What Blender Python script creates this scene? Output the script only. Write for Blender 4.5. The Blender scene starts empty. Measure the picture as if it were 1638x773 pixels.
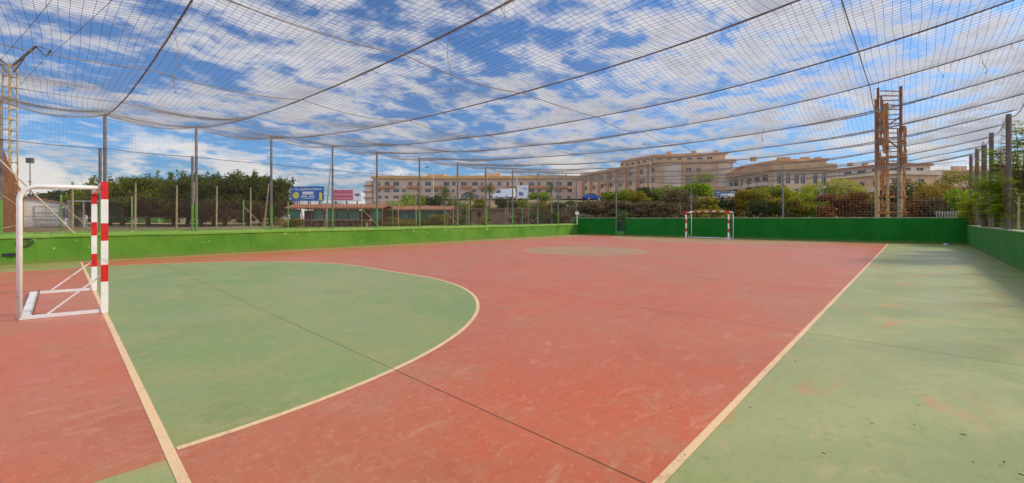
import bpy, math, random
import numpy as np
from mathutils import Vector, Matrix
R_ = math.radians
random.seed(7)
rng = np.random.default_rng(11)
SC = bpy.context.scene
COL = SC.collection

# ------------------------------------------------------------------ camera frame
TH = R_(43.3); FPX = 680.0; CAMH = 1.5; HZ = 350.0; CX = 819.0
FW = Vector((-math.sin(TH), math.cos(TH))); RT = Vector((math.cos(TH), math.sin(TH)))
def W(px, d, z=0.0):
    p = RT * ((px - CX) / FPX * d) + FW * d
    return Vector((p.x, p.y, z))
def ZY(py, d): return CAMH + (HZ - py) * d / FPX
def WC(X, d, z=0.0):
    p = RT * X + FW * d
    return Vector((p.x, p.y, z))
def camxy(x, y):
    v = Vector((x, y)); return v.dot(RT), v.dot(FW)
def on_line(px, a, b=0.0):
    """court point (v across, u along) seen in direction px on the line v = a + b*u"""
    k = (px - CX) / FPX; s, c = math.sin(TH), math.cos(TH)
    u = (-k * s * a - c * a) / (s + c * b - k * (c - s * b))
    return u, a + b * u

# ------------------------------------------------------------------ mesh helper
class MB:
    def __init__(s): s.v = []; s.f = []; s.mi = []; s.cm = 0
    def add(s, vs, fs):
        o = len(s.v); s.v += [tuple(p) for p in vs]
        for f in fs: s.f.append(tuple(i + o for i in f)); s.mi.append(s.cm)
    def box(s, c, size, rz=0.0, rot=None):
        hx, hy, hz = size[0] / 2, size[1] / 2, size[2] / 2
        M = rot if rot is not None else Matrix.Rotation(rz, 3, 'Z')
        c = Vector(c); vs = []
        for x, y, z in ((-1,-1,-1),(1,-1,-1),(1,1,-1),(-1,1,-1),(-1,-1,1),(1,-1,1),(1,1,1),(-1,1,1)):
            vs.append(c + M @ Vector((x*hx, y*hy, z*hz)))
        s.add(vs, [(0,3,2,1),(4,5,6,7),(0,1,5,4),(1,2,6,5),(2,3,7,6),(3,0,4,7)])
        return s
    def bar(s, p0, p1, w, h, up=(0,0,1)):
        p0 = Vector(p0); p1 = Vector(p1); d = p1 - p0; L = d.length; d.normalize()
        up = Vector(up)
        if abs(d.dot(up)) > .98: up = Vector((1, 0, 0))
        x = d.cross(up).normalized(); y = x.cross(d).normalized()
        M = Matrix((x, d, y)).transposed()
        return s.box((p0 + p1) / 2, (w, L, h), rot=M)
    def tube(s, pts, r, n=6, cap=True):
        pts = [Vector(p) for p in pts]
        rs = r if isinstance(r, (list, tuple)) else [r] * len(pts)
        t0 = (pts[1] - pts[0]).normalized()
        a = Vector((0, 0, 1)) if abs(t0.z) < .9 else Vector((1, 0, 0))
        x = t0.cross(a).normalized(); vs = []; fs = []
        for i, p in enumerate(pts):
            t = (pts[min(i+1, len(pts)-1)] - pts[max(i-1, 0)]).normalized()
            x = (x - t * x.dot(t)).normalized(); y = t.cross(x)
            for k in range(n):
                an = 2 * math.pi * k / n
                vs.append(p + (x * math.cos(an) + y * math.sin(an)) * rs[i])
        for i in range(len(pts) - 1):
            for k in range(n):
                k2 = (k + 1) % n
                fs.append((i*n+k, i*n+k2, (i+1)*n+k2, (i+1)*n+k))
        if cap:
            fs.append(tuple(range(n))[::-1]); fs.append(tuple((len(pts)-1)*n + k for k in range(n)))
        s.add(vs, fs); return s
    def prism(s, poly, a, b):
        """poly: points; extruded by vector a->b offsets"""
        a = Vector(a); b = Vector(b); n = len(poly)
        vs = [Vector(p) + a for p in poly] + [Vector(p) + b for p in poly]
        fs = [tuple(range(n))[::-1], tuple(range(n, 2*n))] + [(i, (i+1) % n, n + (i+1) % n, n + i) for i in range(n)]
        s.add(vs, fs); return s
    def sphere(s, c, r, nu=10, nv=6, sc=(1,1,1)):
        c = Vector(c); vs = []; fs = []
        for j in range(nv + 1):
            ph = math.pi * j / nv
            for i in range(nu):
                t = 2 * math.pi * i / nu
                vs.append(c + Vector((math.sin(ph)*math.cos(t)*sc[0], math.sin(ph)*math.sin(t)*sc[1], math.cos(ph)*sc[2])) * r)
        for j in range(nv):
            for i in range(nu):
                i2 = (i+1) % nu
                fs.append((j*nu+i, (j+1)*nu+i, (j+1)*nu+i2, j*nu+i2))
        s.add(vs, fs); return s
    def build(s, name, mat, parent=None, origin=None, smooth=False, world=False):
        """world=True: vertices are world coordinates and are moved into the parent's frame"""
        vs = s.v
        if parent is not None and world:
            Mi = (Matrix.Translation(parent.location) @ parent.rotation_euler.to_matrix().to_4x4()).inverted()
            vs = [tuple(Mi @ Vector(p)) for p in vs]
        if origin is not None and parent is None:
            ox, oy, oz = origin; vs = [(p[0]-ox, p[1]-oy, p[2]-oz) for p in vs]
        me = bpy.data.meshes.new(name); me.from_pydata(vs, [], s.f)
        mats = mat if isinstance(mat, (list, tuple)) else [mat]
        for m in mats: me.materials.append(m)
        if len(mats) > 1: me.polygons.foreach_set('material_index', s.mi)
        if smooth: me.polygons.foreach_set('use_smooth', [True] * len(s.f))
        me.update()
        o = bpy.data.objects.new(name, me); COL.objects.link(o)
        if parent is not None: o.parent = parent
        elif origin is not None: o.location = origin
        return o
def tag(o, label=None, cat=None, group=None, kind=None):
    if label: o['label'] = label
    if cat: o['category'] = cat
    if group: o['group'] = group
    if kind: o['kind'] = kind
    return o
def empty(name, loc, rz=0.0, label=None, cat=None, group=None):
    o = bpy.data.objects.new(name, None); COL.objects.link(o)
    o.location = loc; o.rotation_euler = (0, 0, rz); o.empty_display_size = .2
    return tag(o, label, cat, group)
def copy_tree(o, loc, rz=0.0, label=None, scale=None):
    c = o.copy(); COL.objects.link(c); c.location = loc; c.rotation_euler = (0, 0, rz)
    if scale: c.scale = scale
    if label: c['label'] = label
    for ch in [x for x in bpy.data.objects if x.parent == o]:
        k = ch.copy(); COL.objects.link(k); k.parent = c
        for g in [x for x in bpy.data.objects if x.parent == ch]:
            q = g.copy(); COL.objects.link(q); q.parent = k
    return c
def np_mesh(name, V, Fq, mat, parent=None, loc=None, per=4):
    me = bpy.data.meshes.new(name)
    nf = len(Fq)
    me.vertices.add(len(V)); me.vertices.foreach_set('co', np.asarray(V, dtype=np.float32).ravel())
    me.loops.add(nf * per); me.loops.foreach_set('vertex_index', np.asarray(Fq, dtype=np.int32).ravel())
    me.polygons.add(nf); me.polygons.foreach_set('loop_start', np.arange(0, nf*per, per, dtype=np.int32))
    me.update(calc_edges=True); me.validate()
    for m in (mat if isinstance(mat, (list, tuple)) else [mat]): me.materials.append(m)
    o = bpy.data.objects.new(name, me); COL.objects.link(o)
    if parent is not None: o.parent = parent
    elif loc is not None: o.location = loc
    return o

# ------------------------------------------------------------------ materials
def nmat(name):
    m = bpy.data.materials.new(name); m.use_nodes = True
    nt = m.node_tree; nt.nodes.clear()
    out = nt.nodes.new('ShaderNodeOutputMaterial'); b = nt.nodes.new('ShaderNodeBsdfPrincipled')
    nt.links.new(b.outputs[0], out.inputs[0])
    return m, nt, b, out
class G:
    """small node-graph helper"""
    def __init__(s, nt): s.nt = nt; s.n = nt.nodes; s.l = nt.links
    def new(s, t, **k):
        n = s.n.new(t)
        for a, v in k.items(): setattr(n, a, v)
        return n
    def put(s, sock, v):
        if hasattr(v, 'is_output') or isinstance(v, bpy.types.NodeSocket): s.l.new(v, sock)
        else:
            try: sock.default_value = v
            except Exception: sock.default_value = tuple(v)
    def pos(s): return s.new('ShaderNodeNewGeometry').outputs['Position']
    def obj(s): return s.new('ShaderNodeTexCoord').outputs['Object']
    def noise(s, vec, scale, detail=4, rough=.55, dist=0.0):
        n = s.new('ShaderNodeTexNoise'); s.put(n.inputs['Vector'], vec)
        n.inputs['Scale'].default_value = scale; n.inputs['Detail'].default_value = detail
        n.inputs['Roughness'].default_value = rough; n.inputs['Distortion'].default_value = dist
        return n.outputs['Fac']
    def ramp(s, fac, stops):
        n = s.new('ShaderNodeMapRange'); n.interpolation_type = 'SMOOTHSTEP'
        s.put(n.inputs['Value'], fac); n.inputs['From Min'].default_value = stops[0]; n.inputs['From Max'].default_value = stops[1]
        n.inputs['To Min'].default_value = stops[2] if len(stops) > 2 else 0.0
        n.inputs['To Max'].default_value = stops[3] if len(stops) > 2 else 1.0
        return n.outputs['Result']
    def math(s, op, a, b=0.0, c=0.0):
        n = s.new('ShaderNodeMath', operation=op)
        s.put(n.inputs[0], a); s.put(n.inputs[1], b); s.put(n.inputs[2], c)
        return n.outputs[0]
    def mix(s, fac, a, b, mode='MIX'):
        n = s.new('ShaderNodeMix', data_type='RGBA', blend_type=mode)
        s.put(n.inputs[0], fac)
        for i, v in ((6, a), (7, b)):
            if isinstance(v, tuple): n.inputs[i].default_value = (v[0], v[1], v[2], 1)
            else: s.l.new(v, n.inputs[i])
        return n.outputs[2]
    def mapping(s, vec, scale=(1,1,1), rot=(0,0,0), loc=(0,0,0)):
        n = s.new('ShaderNodeMapping'); s.put(n.inputs['Vector'], vec)
        n.inputs['Scale'].default_value = scale; n.inputs['Rotation'].default_value = rot; n.inputs['Location'].default_value = loc
        return n.outputs[0]
    def sep(s, vec):
        n = s.new('ShaderNodeSeparateXYZ'); s.put(n.inputs[0], vec); return n.outputs
    def bump(s, h, strength=.3, dist=.02):
        n = s.new('ShaderNodeBump'); n.inputs['Strength'].default_value = strength; n.inputs['Distance'].default_value = dist
        s.put(n.inputs['Height'], h); return n.outputs[0]
def plain(name, col, rough=.6, metal=0.0, var=.18, scale=3.0, spec=.5, bump=0.0, world=False, dirt=None):
    m, nt, b, out = nmat(name); g = G(nt)
    vec = g.pos() if world else g.obj()
    f = g.noise(vec, scale, 5, .6)
    lo = tuple(c * (1 - var) for c in col); hi = tuple(min(1, c * (1 + var)) for c in col)
    c = g.mix(g.ramp(f, (.3, .7)), lo, hi)
    if dirt:
        c = g.mix(g.ramp(g.noise(vec, scale * .6, 6, .7), (.55, .72)), c, dirt)
    g.put(b.inputs['Base Color'], c)
    b.inputs['Roughness'].default_value = rough; b.inputs['Metallic'].default_value = metal
    b.inputs['Specular IOR Level'].default_value = spec
    if bump: g.put(b.inputs['Normal'], g.bump(g.noise(vec, scale * 6, 4), bump, .02))
    return m

def court_mat(name, col, dusty, pale, seed, rough=.42, dust_amt=1.0, stain=None):
    m, nt, b, out = nmat(name); g = G(nt); P = g.pos()
    P = g.mapping(P, loc=(seed, seed * 1.7, 0))
    big = g.noise(P, .22, 6, .62, .4); med = g.noise(P, 1.3, 8, .68, .3); fine = g.noise(P, 11, 7, .75)
    st = g.noise(g.mapping(P, scale=(2.2, .8, 1), rot=(0, 0, R_(28))), 3.1, 8, .74, .5)
    dark = tuple(x * .70 for x in col)
    c = g.mix(g.ramp(big, (.36, .62)), col, tuple(x * .55 + y * .45 for x, y in zip(col, dusty)))
    c = g.mix(g.math('MULTIPLY', g.ramp(med, (.46, .66)), .58 * dust_amt), c, dusty)
    c = g.mix(g.math('MULTIPLY', g.ramp(g.noise(P, .55, 7, .7, .2), (.52, .70)), .38), c, dark)
    c = g.mix(g.math('MULTIPLY', g.ramp(st, (.53, .68)), .34 * dust_amt), c, pale)
    c = g.mix(g.math('MULTIPLY', g.ramp(fine, (.50, .66)), .42), c, dark)
    c = g.mix(g.math('MULTIPLY', g.ramp(g.noise(P, 17, 6, .75), (.54, .66)), .36), c, pale)
    # grit: small dark and pale specks
    sp = g.noise(P, 52, 3, .6); c = g.mix(g.math('MULTIPLY', g.ramp(sp, (.66, .72)), .5), c, tuple(x * .45 for x in col))
    sq = g.noise(g.mapping(P, loc=(3, 9, 0)), 40, 3, .6); c = g.mix(g.math('MULTIPLY', g.ramp(sq, (.67, .73)), .45), c, pale)
    if stain:
        sn = g.noise(g.mapping(P, scale=(1.5, .8, 1), rot=(0, 0, .7)), .85, 6, .62, .3)
        c = g.mix(g.math('MULTIPLY', g.ramp(sn, (.57, .66)), .62), c, stain)
    # worn-through patches
    wp = g.noise(P, 1.0, 7, .72, .8); c = g.mix(g.math('MULTIPLY', g.ramp(wp, (.655, .72)), .20), c, pale)
    for sc_, ds, rz in ((.9, 2.2, .4), (1.7, 3.0, 1.9), (2.6, 1.5, 1.1)):
        q = g.noise(g.mapping(P, scale=(1, .4, 1), rot=(0, 0, rz)), sc_, 2, .4, ds)
        ln = g.ramp(g.math('ABSOLUTE', g.math('SUBTRACT', q, .5)), (.0, .006, 1.0, 0.0))
        msk = g.math('MULTIPLY', g.ramp(g.noise(P, .7, 3), (.5, .64)), g.ramp(fine, (.4, .55)))
        c = g.mix(g.math('MULTIPLY', g.math('MULTIPLY', ln, msk), .32), c, pale if sc_ != 1.7 else tuple(x * .4 for x in col))
    g.put(b.inputs['Base Color'], c)
    g.put(b.inputs['Roughness'], g.ramp(med, (.3, .7, rough - .06, rough + .16)))
    g.put(b.inputs['Normal'], g.bump(g.noise(P, 45, 5, .7), .22, .004))
    b.inputs['Specular IOR Level'].default_value = .5
    return m
def line_mat(name, col):
    m, nt, b, out = nmat(name); g = G(nt); P = g.pos()
    f = g.noise(P, 6, 8, .75, .3)
    c = g.mix(g.math('MULTIPLY', g.ramp(f, (.52, .66)), .6), col, (.42, .20, .10))
    c = g.mix(g.math('MULTIPLY', g.ramp(g.noise(P, 38, 4, .7), (.55, .68)), .5), c, (.40, .22, .12))
    c = g.mix(g.math('MULTIPLY', g.ramp(g.noise(P, .8, 3), (.45, .7)), .3), c, tuple(x * .75 for x in col))
    g.put(b.inputs['Base Color'], c); b.inputs['Roughness'].default_value = .55
    return m
def wall_mat(name, col, col2, patch, seed, patch_amt=(.66, .70), streak=True):
    m, nt, b, out = nmat(name); g = G(nt); P = g.mapping(g.pos(), loc=(seed, seed * .7, 0))
    c = g.mix(g.ramp(g.noise(P, .8, 5, .6), (.3, .72)), col, col2)
    if streak:
        s_ = g.noise(g.mapping(P, scale=(1, 1, .12)), 3.2, 5, .65)
        c = g.mix(g.math('MULTIPLY', g.ramp(s_, (.5, .75)), .4), c, tuple(x * .55 for x in col))
    z = g.sep(g.pos())[2]
    # peeled paint, mostly in the upper band
    pm = g.ramp(g.math('ADD', g.noise(g.mapping(P, scale=(1.4, 1.4, 2.2)), 1.5, 6, .7, .4), g.math('MULTIPLY', g.math('SUBTRACT', z, .7), .10)), patch_amt)
    c = g.mix(pm, c, patch)
    # splash dirt along the foot with a ragged edge
    ft = g.ramp(g.math('ADD', z, g.math('MULTIPLY', g.noise(P, 2.2, 5, .7), .3)), (.14, .36, 1.0, 0.0))
    c = g.mix(g.math('MULTIPLY', ft, .55), c, (.22, .17, .06))
    g.put(b.inputs['Base Color'], c); b.inputs['Roughness'].default_value = .85; b.inputs['Specular IOR Level'].default_value = .25
    g.put(b.inputs['Normal'], g.bump(g.noise(P, 14, 6, .7), .45, .02))
    return m
def leaf_mat(name, a, b_, c_=None, trans=.3, rough=.6):
    m, nt, b, out = nmat(name); g = G(nt)
    ri = g.new('ShaderNodeNewGeometry').outputs['Random Per Island']
    n = g.noise(g.obj(), .9, 3)
    c = g.mix(ri, a, b_)
    if c_: c = g.mix(g.ramp(n, (.48, .66)), c, c_)
    g.put(b.inputs['Base Color'], c); b.inputs['Roughness'].default_value = rough
    b.inputs['Specular IOR Level'].default_value = .12
    t = g.new('ShaderNodeBsdfTranslucent'); g.put(t.inputs['Color'], g.mix(.5, c, b_))
    mx = g.new('ShaderNodeMixShader'); mx.inputs[0].default_value = trans
    nt.links.new(b.outputs[0], mx.inputs[1]); nt.links.new(t.outputs[0], mx.inputs[2]); nt.links.new(mx.outputs[0], out.inputs[0])
    return m
def rust_mat(name, a=(.34, .10, .02), b_=(.58, .24, .05), c_=(.09, .03, .015), z_pale=None):
    m, nt, b, out = nmat(name); g = G(nt); P = g.pos()
    c = g.mix(g.ramp(g.noise(g.mapping(P, scale=(2, 2, .5)), 1.8, 7, .75), (.35, .65)), a, b_)
    c = g.mix(g.ramp(g.noise(P, 3.5, 6, .7), (.5, .64)), c, c_)
    g.put(b.inputs['Base Color'], c); b.inputs['Roughness'].default_value = .85
    g.put(b.inputs['Normal'], g.bump(g.noise(P, 20, 5), .5, .03))
    return m

M = {}
M['red'] = court_mat('red_court_paint', (.55, .105, .030), (.42, .185, .10), (.60, .35, .21), 0, .36)
M['green'] = court_mat('green_court_paint', (.205, .295, .075), (.33, .31, .125), (.50, .37, .18), 13, .38)
M['green_strip'] = court_mat('pale_green_court_paint', (.265, .325, .10), (.40, .37, .175), (.53, .38, .19), 27, .38, stain=(.52, .23, .08))
M['worn_green'] = court_mat('worn_far_green_paint', (.38, .235, .095), (.42, .20, .10), (.48, .29, .165), 57)
M['margin'] = court_mat('margin_paint', (.27, .28, .07), (.36, .30, .12), (.42, .34, .17), 41)
M['line'] = line_mat('cream_line_paint', (.78, .53, .29))
M['line_worn'] = line_mat('worn_line_paint', (.52, .30, .18))
M['joint'] = plain('joint_filler', (.12, .08, .055), .9, var=.4, scale=6, world=True)
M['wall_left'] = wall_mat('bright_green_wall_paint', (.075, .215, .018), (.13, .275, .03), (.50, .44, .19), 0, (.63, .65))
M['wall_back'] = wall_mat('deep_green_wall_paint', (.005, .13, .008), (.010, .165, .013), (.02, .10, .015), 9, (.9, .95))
M['wall_right'] = wall_mat('mid_green_wall_paint', (.035, .215, .028), (.075, .265, .05), (.22, .33, .15), 19, (.70, .78))
M['coping'] = wall_mat('coping_paint', (.15, .31, .035), (.22, .35, .07), (.42, .40, .18), 33, (.60, .68), False)
M['coping_grey'] = plain('coping_dusty', (.30, .38, .20), .8, var=.3, scale=2, world=True)
M['white_paint'] = plain('white_gloss_paint', (.78, .77, .74), .42, var=.06, scale=7, dirt=(.50, .40, .30), bump=.15)
M['red_paint'] = plain('red_gloss_paint', (.62, .012, .015), .35, var=.12, scale=5)
M['steel'] = plain('galvanised_steel', (.20, .20, .19), .5, .4, var=.35, scale=4, dirt=(.16, .11, .08))
M['dark_steel'] = plain('weathered_dark_steel', (.11, .095, .085), .6, .3, var=.3, scale=3, dirt=(.16, .08, .05))
M['net_rust'] = plain('rust_stained_net', (.24, .13, .07), .85, var=.4, scale=1)
M['wire_brown'] = plain('rusty_fence_wire', (.11, .065, .04), .8, .1, var=.3)
M['wire'] = plain('fence_wire', (.085, .075, .065), .7, .2, var=.1)
M['net'] = plain('nylon_net', (.17, .145, .125), .8, var=.2, scale=1)
M['net_pale'] = plain('pale_nylon_net', (.36, .27, .20), .8, var=.2, scale=1)
M['cable'] = plain('rusty_cable', (.17, .115, .085), .8, var=.35, scale=9)
M['rope'] = plain('pale_rope', (.30, .24, .19), .85, var=.3, scale=7)
M['black'] = plain('black_rubber', (.02, .02, .02), .6, var=.2)
M['rust'] = rust_mat('rust')
M['rust_dark'] = rust_mat('dark_rust', (.20, .065, .025), (.34, .13, .04), (.06, .03, .02))
M['tan_steel'] = rust_mat('tan_flaking_paint', (.50, .33, .14), (.58, .42, .20), (.28, .12, .05))
M['wood'] = plain('weathered_wood', (.24, .15, .08), .85, var=.4, scale=4)
M['pole_tan'] = plain('tan_pole', (.34, .27, .15), .8, var=.3, scale=3)
M['pole_pale'] = plain('pale_tan_paint', (.50, .42, .30), .7, var=.2, scale=3)
M['pole_green'] = plain('green_pole', (.16, .30, .09), .7, var=.25, scale=3)
M['trunk'] = plain('bark', (.16, .10, .07), .95, var=.45, scale=6, bump=.6)
M['soil'] = plain('dry_soil', (.20, .14, .08), 1.0, var=.4, scale=.4, world=True)
M['conc'] = plain('concrete', (.36, .35, .30), .9, var=.2, scale=2)
def post_mat():
    m, nt, b, out = nmat('fence_post_paint'); g = G(nt); P = g.pos(); z = g.sep(P)[2]
    e = g.math('ADD', z, g.math('MULTIPLY', g.noise(P, 6, 4), .35))
    st = g.mix(g.ramp(g.noise(P, 5, 5, .7), (.35, .65)), (.14, .13, .12), (.23, .22, .21))
    st = g.mix(g.ramp(g.noise(P, 3, 5, .7), (.56, .68)), st, (.20, .12, .08))
    c = g.mix(g.ramp(e, (2.25, 2.4, 1.0, 0.0)), st, (.13, .33, .05))
    g.put(b.inputs['Base Color'], c); b.inputs['Roughness'].default_value = .55
    return m
M['post'] = post_mat()

# ------------------------------------------------------------------ court geometry
def vl(u): return -21.38 - .0593 * u               # inner face of the left wall
VR = 2.27
UB0, VB0, UB1, VB1 = 34.1, -23.4, 35.6, 2.27       # inner face of the back wall
def ub(v): return UB0 + (v - VB0) / (VB1 - VB0) * (UB1 - UB0)
U0 = -9.0
GL0, GL1, TL0, TL1, GC = .48, 33.5, -20.9, -1.05, -10.97
def sheet(name, polys, z, mat, origin=(0, 0)):
    mb = MB()
    z *= .2
    for p in polys: mb.add([(x, y, z) for x, y in p], [tuple(range(len(p)))])
    o = mb.build(name, mat); o['kind'] = 'structure'; return o
def P2(u, v): return (v, u)
# base slab painted green, everything lighter is a sheet on top
sheet('court_floor', [[P2(U0, vl(U0)), P2(U0, VR), P2(ub(VR), VR), P2(ub(VB0), VB0)]], 0.0, M['green_strip'])
sheet('court_margin', [[P2(U0, vl(U0)+.001), P2(U0, -18.4), P2(GL0, -18.4), P2(GL0, TL0), P2(GL1, TL0), P2(GL1 + .4, -23.3), P2(33.9, vl(33.9)+.01)]], .004, M['margin'])
sheet('red_playing_field', [[P2(GL0, TL0), P2(GL0, TL1), P2(GL1, TL1), P2(GL1, TL0)], [P2(-7.5, -18.4), P2(-7.5, -3.39), P2(GL0, -3.39), P2(GL0, -18.4)]], .004, M['red'])
def dee(u0, sgn, r, z=None):
    pts = []
    for i in range(0, 33):
        a = R_(90 * i / 32); pts.append(P2(u0 + sgn * r * math.sin(a), GC - 1.54 - r * math.cos(a)))
    for i in range(0, 33):
        a = R_(90 * i / 32); pts.append(P2(u0 + sgn * r * math.cos(a), GC + 1.54 + r * math.sin(a)))
    return pts
sheet('goal_area', [dee(GL0, 1, 5.95)], .008, M['green'])
sheet('goal_area', [dee(GL1, -1, 6.0)], .008, M['worn_green'])
sheet('centre_circle', [[P2(17 + 2.85 * math.sin(2*math.pi*i/64), GC - .35 + 2.85 * math.cos(2*math.pi*i/64)) for i in range(64)]], .008, M['worn_green'])
def ribbon(name, pts, w, mat, z=.012, closed=False):
    z *= .2; mb = MB(); n = len(pts); L = []; Rr = []
    for i in range(n):
        a = Vector(pts[(i-1) % n] if closed else pts[max(i-1, 0)]); b = Vector(pts[(i+1) % n] if closed else pts[min(i+1, n-1)])
        t = (b - a).normalized(); nn = Vector((-t.y, t.x)) * w / 2; p = Vector(pts[i])
        L.append((p.x+nn.x, p.y+nn.y, z)); Rr.append((p.x-nn.x, p.y-nn.y, z))
    fs = [(i, n+i, n+(i+1) % n, (i+1) % n) for i in range(n if closed else n-1)]
    mb.add(L + Rr, fs); o = mb.build(name, mat); o['kind'] = 'structure'; return o
ribbon('goal_area_line', dee(GL0 + .04, 1, 5.94), .056, M['line'])
ribbon('goal_area_line', dee(GL1 - .04, -1, 5.96), .08, M['line_worn'])
ribbon('centre_circle_line', [P2(17 + 2.83 * math.sin(2*math.pi*i/64), GC - .35 + 2.83 * math.cos(2*math.pi*i/64)) for i in range(64)], .06, M['line_worn'], closed=True)
ribbon('goal_line', [P2(GL0, TL0), P2(GL0, TL1)], .056, M['line'], .016)
ribbon('goal_line', [P2(GL1, TL0), P2(GL1, TL1)], .08, M['line_worn'], .016)
ribbon('touch_line', [P2(GL0, TL1), P2(GL1, TL1)], .054, M['line'], .020)
ribbon('touch_line', [P2(GL0, TL0), P2(GL1, TL0)], .06, M['line'], .020)
ribbon('halfway_line', [P2(17, TL0 + .06), P2(17, TL1 - .06)], .07, M['line_worn'], .016)
for k in range(7):
    u = 2.27 + 4.45 * k
    ribbon('floor_joint', [P2(u, vl(u) + .02), P2(u, -12), P2(u, VR - .02)], .006 if k else .007, M['joint'], .0135)

# ------------------------------------------------------------------ terrain
def smooth(a, b, x):
    t = min(1, max(0, (x - a) / (b - a))); return t * t * (3 - 2 * t)
def ground_z(x, y):
    X, d = camxy(x, y)
    base = .68
    if d < 5: return .5
    px = CX + X / d * FPX
    s = smooth(560, 760, px)
    d0 = 68 - 27 * smooth(880, 975, px)
    if px > 1560: d0 += (px - 1560) * .02
    z = base + s * 5.2 * min(1, max(0, (d - d0) / (96 - d0))) ** .9
    if d > 118: z += s * min(6, (d - 118) * .03)
    if d > 300: z += 0
    return z + .12 * math.sin(x * .31) * math.cos(y * .27)
def make_ground():
    per = []
    T = .42
    A = [(U0 - .3, vl(U0) - T), (U0 - .3, VR + T), (ub(VR) + T, VR + T), (ub(VB0) + T, VB0 - T - .1)]
    seg = [30, 110, 70, 110]
    for k in range(4):
        a = A[k]; b = A[(k+1) % 4]
        for i in range(seg[k]):
            t = i / seg[k]; per.append((a[1] + (b[1]-a[1]) * t, a[0] + (b[0]-a[0]) * t))
    n = len(per); cx, cy = -10, 14
    vs = []; fs = []
    for (x, y) in per: vs.append((cx + (x-cx) * .985, cy + (y-cy) * .99, -.06))
    rings = [0, .6, 2, 4, 7, 10, 14, 18, 23, 28, 34, 40, 46, 52, 58, 64, 70, 76, 82, 88, 96, 106, 118, 135, 160, 200, 260, 400, 800, 1600, 3000]
    for r in rings:
        for (x, y) in per:
            dx, dy = x - cx, y - cy; L = math.hypot(dx, dy)
            qx, qy = x + dx / L * r, y + dy / L * r
            vs.append((qx, qy, ground_z(qx, qy) if r > 0 else .6))
    for j in range(len(rings)):
        for i in range(n):
            i2 = (i+1) % n; fs.append((j*n+i, j*n+i2, (j+1)*n+i2, (j+1)*n+i))
    fs.append(tuple(range(n))[::-1])
    m, nt, b, out = nmat('outside_ground'); g = G(nt); P = g.pos()
    c = g.mix(g.ramp(g.noise(P, .12, 6, .65), (.4, .6)), (.27, .19, .10), (.12, .15, .045))
    c = g.mix(g.ramp(g.noise(P, 1.6, 5, .7), (.45, .65)), c, (.17, .13, .06))
    g.put(b.inputs['Base Color'], c); b.inputs['Roughness'].default_value = 1
    g.put(b.inputs['Normal'], g.bump(g.noise(P, 3, 6), .6, .1))
    mb = MB(); mb.add(vs, fs); o = mb.build('ground', m, smooth=True); o['kind'] = 'structure'
make_ground()
# dirt path beyond the left wall
mb = MB(); pth = [(-60, 50), (100, 52), (180, 53), (300, 56), (420, 60), (470, 64)]
for i in range(len(pth) - 1):
    a0, a1 = W(pth[i][0], pth[i][1]), W(pth[i][0], pth[i][1] + 9); b0, b1 = W(pth[i+1][0], pth[i+1][1]), W(pth[i+1][0], pth[i+1][1] + 9)
    mb.add([(p.x, p.y, .84) for p in (a0, b0, b1, a1)], [(0, 1, 2, 3)])
o = mb.build('dirt_path', plain('pale_path_dirt', (.48, .31, .20), 1, var=.2, scale=.6, world=True)); o['kind'] = 'structure'
# road on the slope where cars are parked
mb = MB()
rd = [(700, 100), (800, 100), (900, 99), (1000, 98), (1100, 97), (1200, 96), (1300, 96), (1450, 97), (1640, 99)]
for i in range(len(rd) - 1):
    q = []
    for (px, d) in (rd[i], rd[i+1]):
        q.append((W(px, d), W(px, d + 14)))
    mb.add([(q[0][0].x, q[0][0].y, 6.12), (q[1][0].x, q[1][0].y, 6.12), (q[1][1].x, q[1][1].y, 6.3), (q[0][1].x, q[0][1].y, 6.3)], [(0, 1, 2, 3)])
o = mb.build('road', plain('asphalt', (.055, .055, .058), .9, var=.2, scale=1, world=True)); o['kind'] = 'structure'

# ------------------------------------------------------------------ boundary walls
def left_wall():
    e = empty('boundary_wall', (vl(14), 14, 0), 0, 'long bright green wall with flaking paint along the left touchline', 'wall')
    mb = MB(); ua, uz = -6.0, UB0 + .3
    pr = [(0, 0), (0, .86), (-.42, .86), (-.42, 0)]
    def ring(u, prof): return [(vl(u) + a, u, z) for a, z in prof]
    mb.add(ring(ua, pr) + ring(uz, pr), [(0, 1, 2, 3)[::-1], (4, 5, 6, 7), (0, 4, 5, 1)[::-1], (1, 5, 6, 2)[::-1], (2, 6, 7, 3)[::-1]])
    mb.build('wall_face', M['wall_left'], e, world=True)
    # coping in long lengths, slightly uneven, sloping up to the back
    mb = MB(); us = [ua + i * (uz - ua) / 14 for i in range(15)]
    for i in range(14):
        a, b = us[i] + .004, us[i+1] - .004; dz = random.uniform(-.012, .012)
        cp = [(.035, .862 + dz), (.035, .93 + dz), (-.05, .955 + dz), (-.45, 1.05 + dz), (-.45, .862 + dz)]
        A = ring(a, cp) + ring(b, cp)
        mb.add(A, [(0,1,2,3,4)[::-1], (5,6,7,8,9), (0,5,6,1)[::-1], (1,6,7,2)[::-1], (2,7,8,3)[::-1], (3,8,9,4)[::-1], (4,9,5,0)[::-1]])
    mb.build('coping', M['coping'], e, world=True)
left_wall()
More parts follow.
